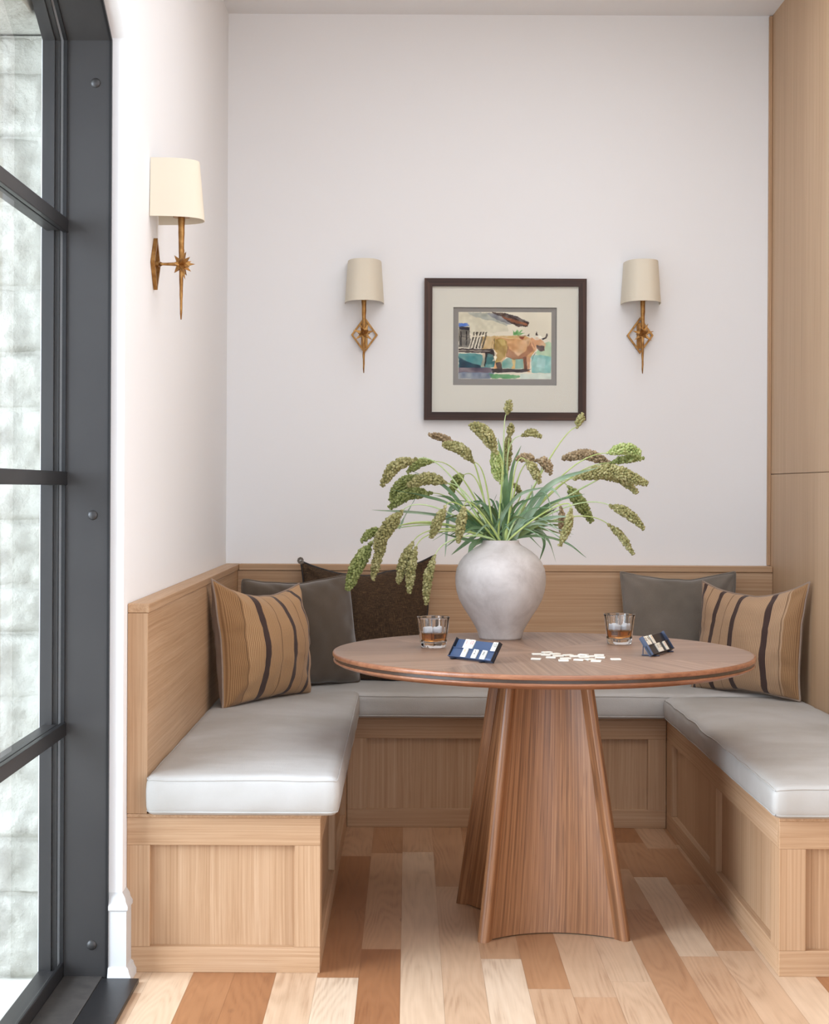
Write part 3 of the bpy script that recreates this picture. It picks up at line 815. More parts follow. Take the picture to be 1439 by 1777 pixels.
# ------------------------------------------------------------------ foxtail stems
ico = bmesh.new(); bmesh.ops.create_icosphere(ico, subdivisions=2, radius=1.0); ico.verts.index_update()
IV = [v.co.copy() for v in ico.verts]; IF = [tuple(v.index for v in f.verts) for f in ico.faces]; ico.free()
Z6 = lambda x, y: (580 + x / 2.481, 680 + y / 2.481)
def spline(pts, n):
    pts = [Vector(p) for p in pts]
    if len(pts) == 2: return [pts[0].lerp(pts[1], i / n) for i in range(n + 1)]
    ext = [pts[0] * 2 - pts[1]] + pts + [pts[-1] * 2 - pts[-2]]
    out = []
    m = len(pts) - 1
    for q in range(n + 1):
        f = q / n * m; i = min(int(f), m - 1); t = f - i
        a, b2, c2, d2 = ext[i:i + 4]
        out.append(.5 * ((2 * b2) + (c2 - a) * t + (2 * a - 5 * b2 + 4 * c2 - d2) * t * t + (3 * b2 - a - 3 * c2 + d2) * t ** 3))
    return out
def seed_head(path, rad, seed):
    """plump clusters of grains spiralling round the axis"""
    rg = random.Random(seed); mb = MB(); vs = []; fs = []
    L = sum((b2 - a).length for a, b2 in zip(path[:-1], path[1:])); gr = .0047
    rings = max(5, int(L / (gr * 1.25)))
    N = len(path) - 1
    up = Vector((0, 0, 1))
    core = []; cr = []
    ph = rg.random() * 6
    for j in range(rings + 1):
        f = j / rings; x = f * N; i = min(int(x), N - 1); t = x - i
        p = path[i].lerp(path[i + 1], t); d = (path[i + 1] - path[i]).normalized()
        prof = (math.sin(math.pi * min(1, (f + .06) / .45) / 2) if f < .39 else 1) * (1 - max(0, (f - .55) / .45) ** 2 * .62)
        prof *= 1 + .12 * noise.noise(Vector((j * .5, seed, 0)))
        r = rad * prof; core.append(p); cr.append(max(.0015, r * .62))
        s1 = d.cross(Vector((.31, .9, .2))).normalized(); s2 = d.cross(s1)
        cnt = max(4, int(2 * math.pi * max(.002, r - gr * .5) / (gr * 1.75)))
        for c in range(cnt):
            if f < .12 and rg.random() < .35: continue
            a = ph + j * 2.4 + 2 * math.pi * (c + rg.uniform(-.2, .2)) / cnt
            o = s1 * math.cos(a) + s2 * math.sin(a)
            rr = max(.001, r - gr * .55) * rg.uniform(.88, 1.1)
            q = p + o * rr + d * rg.uniform(-.002, .002)
            g = gr * rg.uniform(.78, 1.15) * (.8 + .2 * prof)
            ex = (o + d * .5).normalized(); t1 = ex.cross(d).normalized() if ex.cross(d).length > 1e-4 else s1; t2 = ex.cross(t1)
            k0 = len(vs)
            vs += [q + ex * (v.x * g * 1.5) + t1 * (v.y * g) + t2 * (v.z * g) for v in IV]
            fs += [tuple(i2 + k0 for i2 in ff) for ff in IF]
    mb.add(vs, fs); mb.tube(core, cr, 8)
    return mb
def leaf_mesh(pts, wid, seed, n=22):
    rg = random.Random(seed); p = spline(pts, n); vs = []; uv = []; fs = []
    tw0 = rg.uniform(-.7, .7); tw1 = tw0 + rg.uniform(-1.6, 1.6)
    for i, q in enumerate(p):
        f = i / n; t = (p[min(i + 1, n)] - p[max(i - 1, 0)]).normalized()
        side = t.cross(Vector((0, -1, 0)))
        side = side.normalized() if side.length > .1 else Vector((1, 0, 0))
        nm = side.cross(t); a = tw0 + (tw1 - tw0) * f
        sd = side * math.cos(a) + nm * math.sin(a); n2 = sd.cross(t)
        w = wid / 2 * min(1, .45 + f * 2.5) * (1 - f ** 3.0) ** .8 + .0004
        w *= 1 + .12 * noise.noise(Vector((f * 9, seed, 3)))
        wav = n2 * (.25 * w * math.sin(f * 14 + seed))
        for u, h in ((-1, .35), (-.5, .12), (0, 0), (.5, .12), (1, .35)):
            vs.append(q + sd * w * u + n2 * w * h + wav * u); uv.append((u * .5 + .5, f * 3))
    for i in range(n):
        for k in range(4):
            a = i * 5 + k; fs.append((a, a + 1, a + 6, a + 5))
    m = MB(); m.v = vs; m.f = fs; m.uv = uv; return m

O, G, Lm, Br = 'millet_olive', 'millet_green', 'millet_lime', 'millet_brown'
# head axis (first point at the stem) in zoom pixels, radius in zoom pixels, colour, depth offset, label
heads = [
 ([(745, 92), (750, 66), (757, 40)], 15, O, .02, 'tallest foxtail stem, its small sparse head rising in front of the picture'),
 ([(1046, 152), (1058, 122), (1070, 96)], 15, O, .03, 'foxtail stem slanting up to the lower right corner of the picture frame'),
 ([(700, 262), (650, 178), (588, 142)], 27, O, -.06, 'foxtail stem with the thickest olive head, bowed left at the top centre'),
 ([(716, 392), (700, 320), (690, 248)], 24, Lm, -.03, 'upright foxtail stem with bright green head below the thick bowed one'),
 ([(757, 192), (760, 165), (762, 140)], 15, O, .05, 'foxtail stem with short upright head just under the frame centre'),
 ([(748, 335), (746, 260), (752, 195)], 17, O, .07, 'foxtail stem with long upright head half hidden behind the centre leaves'),
 ([(812, 188), (850, 174), (888, 192)], 15, O, .04, 'foxtail stem with a small head curling right below the picture'),
 ([(508, 212), (460, 196), (412, 184)], 15, Br, .05, 'foxtail stem with slim tan head pointing left, uppermost on the left side'),
 ([(598, 302), (545, 245), (470, 226)], 22, O, -.02, 'foxtail stem with curved olive head just left of the thickest one'),
 ([(350, 290), (262, 322), (206, 402)], 23, O, .0, 'foxtail stem arching far left with its head hooked downward'),
 ([(430, 300), (368, 306), (318, 346)], 17, G, .05, 'foxtail stem with short green head tucked right of the hooked left one'),
 ([(400, 372), (300, 392), (244, 468)], 26, G, .09, 'foxtail stem with broad dark head behind the left leaves'),
 ([(482, 392), (400, 372), (322, 402)], 24, O, .0, 'foxtail stem with level olive head lying over the broad dark one on the left'),
 ([(418, 436), (320, 440), (242, 498)], 24, G, .06, 'foxtail stem with the lower of the broad heads under the long pointed leaf'),
 ([(556, 360), (530, 380), (500, 436)], 20, G, .12, 'foxtail stem with small green head behind the left hand stems'),
 ([(870, 298), (830, 282), (786, 290)], 16, Br, -.03, 'foxtail stem with brown head pointing left over the right centre cluster'),
 ([(826, 296), (858, 332), (884, 388)], 18, O, -.06, 'foxtail stem with tapering olive head in the middle of the right centre cluster'),
 ([(872, 296), (912, 306), (932, 352)], 20, Br, -.03, 'foxtail stem with plump pinkish tan head bending right near the centre'),
 ([(1200, 316), (1090, 270), (986, 286)], 21, Br, .05, 'foxtail stem with long tan head pointing left, right of the vase'),
 ([(1178, 264), (1250, 244), (1318, 262)], 23, Lm, .0, 'foxtail stem with pale lime head, topmost on the far right'),
 ([(1192, 306), (1255, 290), (1332, 285)], 15, G, .03, 'foxtail stem with slim green head under the pale lime one'),
 ([(1032, 374), (1190, 342), (1346, 396)], 28, O, -.03, 'foxtail stem with the longest olive head sweeping out to the far right'),
 ([(1110, 356), (1230, 372), (1304, 434)], 19, O, .04, 'foxtail stem whose head ends in a point below the longest right one'),
 ([(1008, 408), (1052, 470), (1108, 556)], 25, G, .13, 'foxtail stem with broad dark head hanging behind the right leaves'),
 ([(1186, 488), (1262, 522), (1332, 586)], 19, O, .0, 'foxtail stem on a thin stalk, upper of the two drooping at the far right'),
 ([(1182, 572), (1238, 622), (1286, 696)], 14, O, .02, 'foxtail stem on a thin stalk, lower of the two drooping at the far right'),
 ([(1020, 506), (1006, 580), (974, 658)], 16, O, -.08, 'foxtail stem hanging in front, just right of the vase neck'),
 ([(976, 500), (982, 550), (978, 606)], 13, Br, .0, 'short brown foxtail hanging beside the one right of the vase neck'),
 ([(560, 490), (548, 560), (534, 646)], 18, O, -.10, 'foxtail stem with tan head hanging nearest left of the vase neck'),
 ([(478, 494), (448, 556), (418, 626)], 18, O, -.08, 'foxtail stem hanging second from the vase neck on the left'),
 ([(292, 514), (228, 590), (176, 676)], 27, O, -.03, 'foxtail stem with heavy pale olive head drooping at the far left'),
 ([(226, 628), (188, 710), (168, 806)], 18, O, -.02, 'foxtail stem whose slim head continues below the heavy pale left one'),
 ([(160, 650), (104, 740), (58, 852)], 28, G, .02, 'foxtail stem hanging lowest and furthest left, with heavy green head'),
 ([(205, 598), (160, 606), (120, 642)], 17, G, .06, 'small dark green foxtail behind the heavy left heads'),
 ([(338, 650), (300, 730), (276, 822)], 19, O, -.05, 'left one of the twin foxtails drooping before the woven pillow'),
 ([(352, 672), (330, 770), (324, 862)], 18, O, -.06, 'right one of the twin foxtails drooping before the woven pillow'),
 ([(434, 706), (404, 800), (396, 912)], 17, O, -.08, 'foxtail stem dangling lowest beside the right edge of the woven pillow'),
 ([(800, 436), (792, 418), (776, 398)], 11, O, .05, 'tiny foxtail hidden deep in the leaves above the vase'),
]
leaves = [
 ([(640, 640), (600, 560), (480, 410), (345, 345)], 30, 'a'), ([(620, 620), (520, 500), (380, 450), (240, 420)], 44, 'a'),
 ([(620, 630), (520, 550), (380, 520), (162, 508)], 34, 'b'), ([(640, 620), (560, 520), (500, 455), (430, 445)], 52, 'a'),
 ([(660, 640), (570, 580), (470, 540), (320, 520)], 30, 'b'), ([(660, 650), (600, 640), (520, 622), (440, 600)], 22, 'a'),
 ([(690, 640), (640, 600), (570, 650), (505, 702)], 34, 'a'), ([(650, 640), (600, 655), (585, 690), (572, 722)], 32, 'a'),
 ([(600, 600), (530, 500), (492, 540), (478, 710)], 30, 'b'), ([(735, 640), (745, 480), (725, 300), (705, 200)], 40, 'a'),
 ([(745, 640), (755, 440), (770, 320), (805, 232)], 24, 'a'), ([(740, 600), (742, 480), (738, 420), (745, 350)], 60, 'a'),
 ([(700, 640), (720, 540), (800, 440), (930, 405)], 30, 'b'), ([(770, 640), (850, 480), (960, 380), (1140, 325)], 40, 'b'),
 ([(780, 640), (880, 520), (960, 470), (1080, 440)], 30, 'a'), ([(780, 640), (880, 560), (940, 540), (1018, 536)], 28, 'b'),
 ([(790, 640), (880, 585), (960, 575), (1035, 594)], 22, 'c'), ([(790, 640), (860, 590), (920, 640), (956, 735)], 30, 'b'),
 ([(790, 640), (870, 600), (905, 650), (884, 728)], 24, 'a'), ([(800, 640), (880, 620), (1000, 650), (1086, 714)], 16, 'a'),
 ([(760, 640), (700, 520), (660, 580), (652, 640)], 20, 'b'), ([(760, 640), (820, 520), (900, 430), (950, 560)], 26, 'b'),
 ([(790, 630), (870, 500), (930, 420), (985, 470)], 34, 'b'), ([(700, 640), (690, 520), (640, 500), (600, 560)], 30, 'c'),
 ([(680, 640), (620, 560), (540, 530), (450, 560)], 26, 'c'), ([(730, 640), (700, 560), (680, 500), (700, 440)], 26, 'c'),
 ([(760, 640), (820, 560), (880, 540), (960, 500)], 30, 'c'), ([(740, 640), (770, 560), (760, 480), (800, 420)], 28, 'c'),
 ([(280, 590), (300, 540), (330, 490), (356, 446)], 18, 'b'), ([(790, 640), (850, 540), (900, 500), (970, 520)], 34, 'a'),
 ([(720, 640), (670, 560), (640, 480), (600, 430)], 24, 'a'), ([(760, 640), (800, 560), (850, 470), (850, 400)], 26, 'b'),
 ([(720, 645), (640, 600), (570, 560), (520, 470)], 34, 'a'), ([(740, 640), (800, 590), (870, 570), (900, 600)], 30, 'a'),
 ([(700, 640), (650, 590), (600, 540), (560, 540)], 36, 'c'), ([(770, 640), (830, 600), (900, 560), (1000, 560)], 26, 'c'),
] 
rl = random.Random(77)
for q in range(48):
    th = R(rl.uniform(-8, 188)); ln = rl.uniform(110, 300) * (1 if abs(math.cos(th)) > .5 else .8); mx_ = (ln * .5 * math.cos(th), -ln * .62 * abs(math.sin(th)) - ln * .28); e_ = (ln * 1.05 * math.cos(th), -ln * .85 * max(0, math.sin(th)) + rl.uniform(-30, 60))
    leaves.append(([(720 + rl.uniform(-50, 50), 645), (720 + mx_[0], 645 + mx_[1] * .8), (720 + e_[0], 640 + e_[1])], rl.uniform(10, 26), rl.choice('aabbc')))
zs = 1 / 2.481 * VY / F_PX                       # zoom pixel -> metres at the vase
ends = []
stem_objs = []
for i, (pts, rad, mat, dy, lab) in enumerate(heads):
    rg = random.Random(100 + i)
    Y = VY + dy * 1.1
    hp = [at(*Z6(x, y), Y + .0) for x, y in pts]
    # let the head swing a little in depth too
    hp[-1].y += 0; path = spline(hp, 14)
    hb = hp[0]
    a = math.atan2(hb.z - ZN, hb.x - VX)
    ex = Vector((VX + max(-.032, min(.032, (hb.x - VX) * .11 + rg.uniform(-.008, .008))), VY + max(-.03, min(.03, dy * .3 + rg.uniform(-.012, .012))), ZN + .002))
    root = Vector((VX + (ex.x - VX) * -.4, VY + (ex.y - VY) * -.3, TZ + .09))
    d = hb - ex; L = d.length
    hd = (hp[0] - hp[1]).normalized()
    out = Vector((d.x, d.y, 0)); out = out.normalized() if out.length > .01 else Vector((0, 0, 0))
    low = max(0, min(1, 1 - (d.z / max(L, .01))))
    t0 = (Vector((0, 0, 1)) * (.75 + .25 * (1 - low)) + out * (.55 * low + .15) * 1.3 + d.normalized() * .6).normalized()
    P1 = ex + t0 * L * .42; P2 = hb + hd * L * .26
    P2.z = max(P2.z, hb.z + .01 * low)
    sp = [root, root.lerp(ex, .5)]
    for q in range(19):
        t = q / 18; sp.append(ex * (1 - t) ** 3 + P1 * 3 * t * (1 - t) ** 2 + P2 * 3 * t * t * (1 - t) + hb * t ** 3)
    rs = [.0036] * 2 + [.0036 - .0024 * q / 18 for q in range(19)]
    w = thing('foxtail_stem', ex, lab, 'flower stem', 'foxtail stems in the vase')
    MB().tube(sp + path[1:3], rs + [.0011, .001], 7).build('stem', M['stem_b' if i % 3 else 'stem'], w, True)
    seed_head(path, rad * zs * .98, i * 7 + 1).build('seed_head', M[mat], w, True, fix=False)
    ends.append((math.atan2(hb.z - ZN, hb.x - VX), w, dy))
used = {}
for i, (pts, wid, kind) in enumerate(leaves):
    rg = random.Random(500 + i)
    dy = rg.uniform(-.09, .09)
    tip = at(*Z6(*pts[-1]), VY)
    ang = math.atan2(tip.z - ZN, tip.x - VX)
    wp = []
    for j, (x, y) in enumerate(pts):
        f = j / (len(pts) - 1); p = at(*Z6(x, y), VY + dy * f)
        wp.append(p)
    if i != 28:
        p0 = wp[0]; p0.x = VX + max(-.034, min(.034, p0.x - VX)); p0.z = ZN + .001; p0.y = VY + rg.uniform(-.018, .018)
        wp = [Vector((VX + (p0.x - VX) * .5, p0.y, ZN - .05))] + wp
    cand = sorted(ends, key=lambda e: abs(e[0] - ang) + used.get(e[1].name, 0) * .35)
    w = cand[0][1] if i != 28 else ends[30][1]
    used[w.name] = used.get(w.name, 0) + 1
    leaf_mesh(wp, wid * zs * .72, i + 3).build('leaf', M['leaf_' + kind], w, True, fix=False)

# ------------------------------------------------------------------ whiskey tumblers
def tumbler(c, rot, label, lab_drink, icelab, seed):
    c = Vector(c); n8 = 10
    w = thing('tumbler', c, label, 'glass', 'faceted tumblers on the table')
    def rf(a, j): return 1.0
    hgt = .088; rb, rt = .0365, .0475
    def facet(a, amt):
        seg = 2 * math.pi / n8; x = ((a + rot) % seg) - seg / 2
        return (math.cos(seg / 2) / math.cos(x)) * amt + (1 - amt)
    rad = lambda z: rb + (rt - rb) * (z / hgt)
    outer = [(.001, .0006), (rb - .003, .0006), (rb, .004)] + [(rad(z), z) for z in (.010, .018, .030, .045, .060, .072, .080, .086)] + [(rt - .0004, hgt)]
    inn = [(rt - .0022, hgt), (rt - .003, hgt - .002)] + [(rad(z) - .0036, z) for z in (.070, .055, .040, .026, .021)] + [(rb - .008, .0165), (.001, .0155)]
    no = len(outer)
    mb = MB().lathe(outer + inn, c, 80, rf=lambda a, j: facet(a, .95 if 2 <= j < no - 2 else (.6 if j < no else .0)))
    setlab(mb.build('glass_body', M['glass'], w, True), 'clear faceted glass with thick base')
    zt_ = .044
    liq = [(.001, .0156), (rb - .0082, .0166), (rad(.021) - .0038, .0212), (rad(.03) - .0037, .03), (rad(.04) - .0037, .04), (rad(zt_) - .0037, zt_), (.001, zt_)]
    setlab(MB().lathe(liq, c, 60).build('whiskey', M['whiskey'], w, angle=50), 'amber whiskey filling the lower half')
    rg = random.Random(seed)
    for (dx, dy, ang), il in zip(((-.014, -.006, 20), (.015, -.002, -25)), icelab):
        mm = Matrix.Translation(c + Vector((dx, dy, .050))) @ Matrix.Rotation(R(ang), 4, 'Z') @ Matrix.Rotation(R(rg.uniform(-12, 12)), 4, 'X')
        o = MB().box(-.0125, .0125, -.0125, .0125, -.010, .010, .0055, 4, M=mm).build('ice_cube', M['ice'], None, True)
        tag(o, il, 'ice cube', 'ice cubes in the tumblers')
g1 = on_z(752, 1124, TZ); g2 = on_z(1075, 1118, TZ)
tumbler((g1.x, g1.y, TZ), .2, 'faceted tumbler of whiskey left of the vase', '', ('left ice cube floating in the tumbler left of the vase', 'right ice cube floating in the tumbler left of the vase'), 1)
tumbler((g2.x, g2.y, TZ), .45, 'faceted tumbler of whiskey right of the vase', '', ('left ice cube floating in the tumbler right of the vase', 'right ice cube floating in the tumbler right of the vase'), 2)

# ------------------------------------------------------------------ tile racks and tiles
def text_mesh(txt, size, mat, parent, MM, name='numeral'):
    cu = bpy.data.curves.new(name, 'FONT'); cu.body = txt; cu.size = size; cu.align_x = 'CENTER'; cu.align_y = 'CENTER'; cu.extrude = .00012; cu.offset = size * .012
    ob = bpy.data.objects.new('tmp', cu); C.objects.link(ob)
    bpy.context.view_layer.update()
    me = bpy.data.meshes.new_from_object(ob.evaluated_get(bpy.context.evaluated_depsgraph_get()))
    bpy.data.objects.remove(ob)
    mb = MB(); mb.add([v.co.copy() for v in me.vertices], [tuple(p.vertices) for p in me.polygons])
    bpy.data.meshes.remove(me)
    return mb.build(name, mat, parent, M=MM)
TW, THh, TD_ = .0185, .0265, .0042
def tile_body(MM): return MB().box(-TW / 2 + .0003, TW / 2 - .0003, -THh / 2, THh / 2, 0, TD_, .0009, 2, M=MM)
def rack(A, B, name_label, mats, upper, lower, brandmark, where):
    """A -> B bottom edge on the table; leans back"""
    A, B = Vector(A), Vector(B); d = (B - A).normalized(); L = (B - A).length
    back = Vector((-d.y, d.x, 0))
    if back.dot(Vector((A.x, A.y, 0))) < 0: back = -back
    up = (Vector((0, 0, 1)) * .046 + back * .030).normalized(); nrm = d.cross(up)
    if nrm.dot(back) > 0: nrm = -nrm
    xd = d if d.cross(up).dot(nrm) > 0 else -d
    org = A if xd is d else B
    base = Matrix(((xd.x, up.x, nrm.x, org.x), (xd.y, up.y, nrm.y, org.y), (xd.z, up.z, nrm.z, TZ + .0052), (0, 0, 0, 1)))
    w = thing('tile_rack', ((A.x + B.x) / 2, (A.y + B.y) / 2, TZ), name_label, 'game rack', 'tile racks on the table')
    # stepped body: back plate, middle ledge, lower plate, bottom ledge
    mb = MB(); mb.box(0, L, .0, .056, -.0065, -.0040, .0006, 1, M=base); mb.box(0, L, .0, .0285, -.0045, .0, .0006, 1, M=base)
    mb.box(0, L, -.0012, .001, -.0065, .0062, .0005, 1, M=base); mb.box(0, L, .0268, .0292, -.0045, .0022, .0005, 1, M=base)
    rbody = mb.build('rack_body', mats[0], w)
    for s in (0, L - .0022):
        MB().box(s, s + .0022, -.0012, .0565, -.0085, .0050, .0006, 1, M=base).build('end_plate', mats[1], w)
    for s in (.14 * L, .80 * L):
        p = base @ Vector((s, 0, -.004)); fwd = -back
        F = Matrix(((d.x, back.x, 0, p.x), (d.y, back.y, 0, p.y), (0, 0, 1, TZ + .0006), (0, 0, 0, 1)))
        foot = MB().box(-.004, .004, -.016, .034, 0, .0024, .0006, 1, M=F).box(-.002, .002, -.002, .004, .002, .0065, .0004, 1, M=F).build('foot', mats[1], w)
        MB().tube([F @ Vector((0, .031, .001)), base @ Vector((s, .050, -.0068))], .0013, 8).build('strut', mats[1], foot)
    if brandmark:
        for q in range(5):
            MB().box(L - .030 + q * .0045, L - .0270 + q * .0045, .0035, .0065, .0, .0003, M=base).build('mark', M['ink_blue'], rbody)
    for row, (lst, y0, zf) in enumerate(((upper, .0294, -.0039), (lower, .0012, .0001))):
        for (f, num, ink, lb) in lst:
            MM = base @ Matrix.Translation((f * L, y0 + THh / 2, zf))
            t = tile_body(MM).build('game_tile', M['ivory'], None)
            tag(t, lb + where, 'game tile', 'numbered tiles standing in the racks')
            text_mesh(num, .0150, M[ink], t, MM @ Matrix.Translation((0, .0035, TD_)))
ra, rb_ = on_z(779, 1139, TZ + .005), on_z(854, 1148.5, TZ + .005)
rack((ra.x, ra.y, 0), (rb_.x, rb_.y, 0), 'navy blue tile rack in front of the vase holding six tiles', (M['navy'], M['navy_dark']),
     [(.26, '1', 'ink_red', 'tile with a red 1'), (.375, '10', 'ink_red', 'tile with a red 10'), (.90, '10', 'ink_black', 'tile with a black 10')],
     [(.33, '9', 'ink_orange', 'tile with an orange 9'), (.57, '2', 'ink_black', 'tile with a black 2'), (.77, '8', 'ink_black', 'tile with a black 8')], True,
     ' standing in the rack before the vase')
ra, rb_ = on_z(1132, 1137, TZ + .005), on_z(1168, 1126, TZ + .005)
rack((ra.x, ra.y, 0), (rb_.x, rb_.y, 0), 'dark tile rack near the right edge of the table, seen at a slant', (M['navy_dark'], M['rack_edge']),
     [(.12, '12', 'ink_black', 'tile with a black 12'), (.245, '9', 'ink_black', 'tile with a black 9'), (.42, '7', 'ink_orange', 'tile with an orange 7')],
     [(.38, '11', 'ink_black', 'tile with a black 11'), (.49, '13', 'ink_black', 'tile with a black 13'), (.74, '3', 'ink_red', 'tile with a red 3')], False,
     ' standing in the rack at the right of the table')
pile = [(315, 128, 20), (190, 152, 5), (290, 160, -15), (430, 150, 30), (470, 178, 12), (370, 197, -8), (165, 218, -12), (615, 168, 25), (710, 182, 5), (575, 212, 15), (545, 239, -2),
        (820, 162, -25), (815, 192, 8), (760, 230, -20), (925, 183, 15), (1040, 166, -5), (1055, 197, -12), (915, 226, 30), (1000, 246, -14), (1270, 222, 3)]
labs = {1: 'leftmost blank white tile at the back of the loose pile', 6: 'blank white tile lying apart at the left front of the pile', 19: 'blank white tile lying alone, rightmost on the table',
        10: 'blank white tile at the front centre of the loose pile', 18: 'blank white tile at the right front of the loose pile', 0: 'furthest blank white tile at the left back of the loose pile'}
pos = [[*(on_z(910 + x / 8, 1115 + y / 8, TZ + TD_))[:2], a] for x, y, a in pile]
for it in range(60):
    for i in range(len(pos)):
        for j in range(i):
            dx, dy = pos[i][0] - pos[j][0], pos[i][1] - pos[j][1]; dd = math.hypot(dx, dy)
            if dd < .0305 and dd > 1e-6:
                s = (.0305 - dd) / 2 / dd; pos[i][0] += dx * s; pos[i][1] += dy * s; pos[j][0] -= dx * s; pos[j][1] -= dy * s
t0 = tile_body(Matrix.Identity(4)).build('game_tile', M['ivory'], None, origin=(0, 0, 0))
for i, (x, y, a) in enumerate(pos):
    o = t0 if i == 0 else t0.copy()
    if i: C.objects.link(o)
    o.location = (x, y, TZ + .0003); o.rotation_euler = (0, 0, R(90 + a))
    tag(o, labs.get(i, 'blank white tile lying face down within the loose pile on the table'), 'game tile', 'loose tiles on the table')

# ------------------------------------------------------------------ framed watercolour
def painting():
    YW = YB - .0005; fx0, fx1, fz0, fz1 = .0576, .6734, 1.4627, 2.0008
    w = thing('framed_picture', ((fx0 + fx1) / 2, YW, fz0), 'framed watercolour of oxen beside a cart hanging between two sconces', 'picture')
    fw, fd = .030, .026; y0 = YW - fd
    def member(pts, mat):
        vs = [(x, y, z) for y in (y0, YW) for (x, z) in pts]
        mb = MB().add(vs, [(0, 1, 2, 3), (7, 6, 5, 4), (0, 4, 5, 1), (1, 5, 6, 2), (2, 6, 7, 3), (3, 7, 4, 0)])
        mb.build('frame_side', mat, w)
    member([(fx0, fz0), (fx1, fz0), (fx1 - fw, fz0 + fw), (fx0 + fw, fz0 + fw)], M['frame_wood'])
    member([(fx0, fz1), (fx1, fz1), (fx1 - fw, fz1 - fw), (fx0 + fw, fz1 - fw)], M['frame_wood'])
    member([(fx0, fz0), (fx0, fz1), (fx0 + fw, fz1 - fw), (fx0 + fw, fz0 + fw)], M['frame_wood_z'])
    member([(fx1, fz0), (fx1, fz1), (fx1 - fw, fz1 - fw), (fx1 - fw, fz0 + fw)], M['frame_wood_z'])
    mx0, mx1, mz0, mz1 = .1677, .5611, 1.5957, 1.8918
    ox0, ox1, oz0, oz1 = fx0 + fw - .002, fx1 - fw + .002, fz0 + fw - .002, fz1 - fw + .002
    ym = YW - .014
    mb = MB()
    for (a, b2, c2, d2) in ((ox0, ox1, oz0, mz0), (ox0, ox1, mz1, oz1), (ox0, mx0, mz0, mz1), (mx1, ox1, mz0, mz1)):
        mb.box(a, b2, ym - .002, ym, c2, d2)
    mb.build('mat_board', M['mat_board'], w)
    MB().box(ox0, ox1, YW - .010, YW - .006, oz0, oz1).build('backing_board', M['mat_grey'], w)
    # the sheet: colours brushed in as layered washes
    NX, NZ = 220, 160
    x0, x1, y0_, y1_ = 328.0, 1126.0, 306.0, 886.0
    gx = np.linspace(x0, x1, NX + 1); gy = np.linspace(y1_, y0_, NZ + 1)
    Xg, Yg = np.meshgrid(gx, gy)
    rs = np.random.RandomState(3)
    def sm(scale):
        a = rs.rand(int((y1_ - y0_) / scale) + 4, int((x1 - x0) / scale) + 4)
        fx = (Xg - x0) / scale; fy = (Yg - y0_) / scale; ix = fx.astype(int); iy = fy.astype(int); tx = fx - ix; ty = fy - iy
        tx = tx * tx * (3 - 2 * tx); ty = ty * ty * (3 - 2 * ty)
        return (a[iy, ix] * (1 - tx) * (1 - ty) + a[iy, ix + 1] * tx * (1 - ty) + a[iy + 1, ix] * (1 - tx) * ty + a[iy + 1, ix + 1] * tx * ty) - .5
    wx = sm(30) * 7 + sm(9) * 5; wy = sm(30) * 7 + sm(9) * 5
    PX, PY = Xg + wx, Yg + wy
    img = np.zeros(Xg.shape + (3,)); img[:] = (228, 222, 204)
    img += (sm(120)[..., None] * 14)
    def poly(pts, col, alpha=1.0, var=18):
        nonlocal img
        pts = np.array(pts, float); ins = np.zeros(PX.shape, bool); j = len(pts) - 1
        for i in range(len(pts)):
            xi, yi = pts[i]; xj, yj = pts[j]
            c = ((yi > PY) != (yj > PY)) & (PX < (xj - xi) * (PY - yi) / (yj - yi + 1e-9) + xi); ins ^= c; j = i
        al = alpha * (.85 + sm(45) * .5).clip(0, 1); al = np.where(ins, al, 0)[..., None]
        cc = np.array(col, float) + (sm(26)[..., None] * var * 2)
        img = img * (1 - al) + cc * al
    poly([(330, 308), (700, 312), (760, 470), (520, 500), (330, 480)], (206, 202, 178), .6)
    poly([(400, 308), (560, 312), (660, 345), (770, 405), (740, 420), (620, 380), (520, 362), (460, 345)], (160, 166, 160), .9)
    poly([(560, 310), (650, 318), (800, 380), (775, 418), (690, 385), (600, 342)], (136, 138, 144))
    poly([(610, 308), (730, 314), (850, 352), (936, 394), (925, 428), (850, 432), (780, 405), (700, 350)], (66, 48, 44), 1)
    poly([(690, 340), (800, 372), (922, 402), (918, 422), (790, 392), (720, 362)], (158, 102, 72), .9)
    for q in range(5): poly([(720 + q * 36, 322 + q * 13), (790 + q * 36, 330 + q * 13), (770 + q * 36, 340 + q * 13)], (104, 100, 104), .9)
    poly([(795, 458), (815, 480), (830, 455), (845, 478), (880, 458), (862, 485), (898, 486), (850, 508), (798, 505)], (116, 172, 110))
    poly([(1050, 575), (1105, 560), (1126, 575), (1126, 690), (1050, 690), (985, 664), (1010, 635)], (168, 204, 168), .95)
    poly([(950, 680), (1040, 672), (1126, 690), (1126, 835), (960, 832)], (140, 196, 192), .95)
    poly([(1010, 700), (1080, 710), (1070, 790), (1000, 780)], (188, 220, 216), .7)
    poly([(330, 668), (470, 662), (640, 700), (640, 790), (330, 785)], (62, 130, 134), .95)
    poly([(335, 700), (400, 735), (520, 770), (520, 792), (335, 788)], (22, 44, 66), .9)
    poly([(540, 640), (620, 660), (650, 760), (560, 760)], (52, 100, 100), .8)
    poly([(690, 735), (780, 690), (890, 715), (890, 795), (690, 795)], (112, 166, 156), .95)
    poly([(528, 512), (640, 515), (740, 510), (900, 508), (940, 530), (860, 560), (640, 640), (526, 632)], (198, 166, 112))
    poly([(520, 632), (640, 622), (660, 690), (600, 672), (520, 664)], (60, 48, 44))
    poly([(530, 650), (562, 650), (548, 782), (518, 782), (540, 715)], (190, 170, 146))
    poly([(560, 650), (580, 655), (556, 780), (548, 780)], (40, 34, 36))
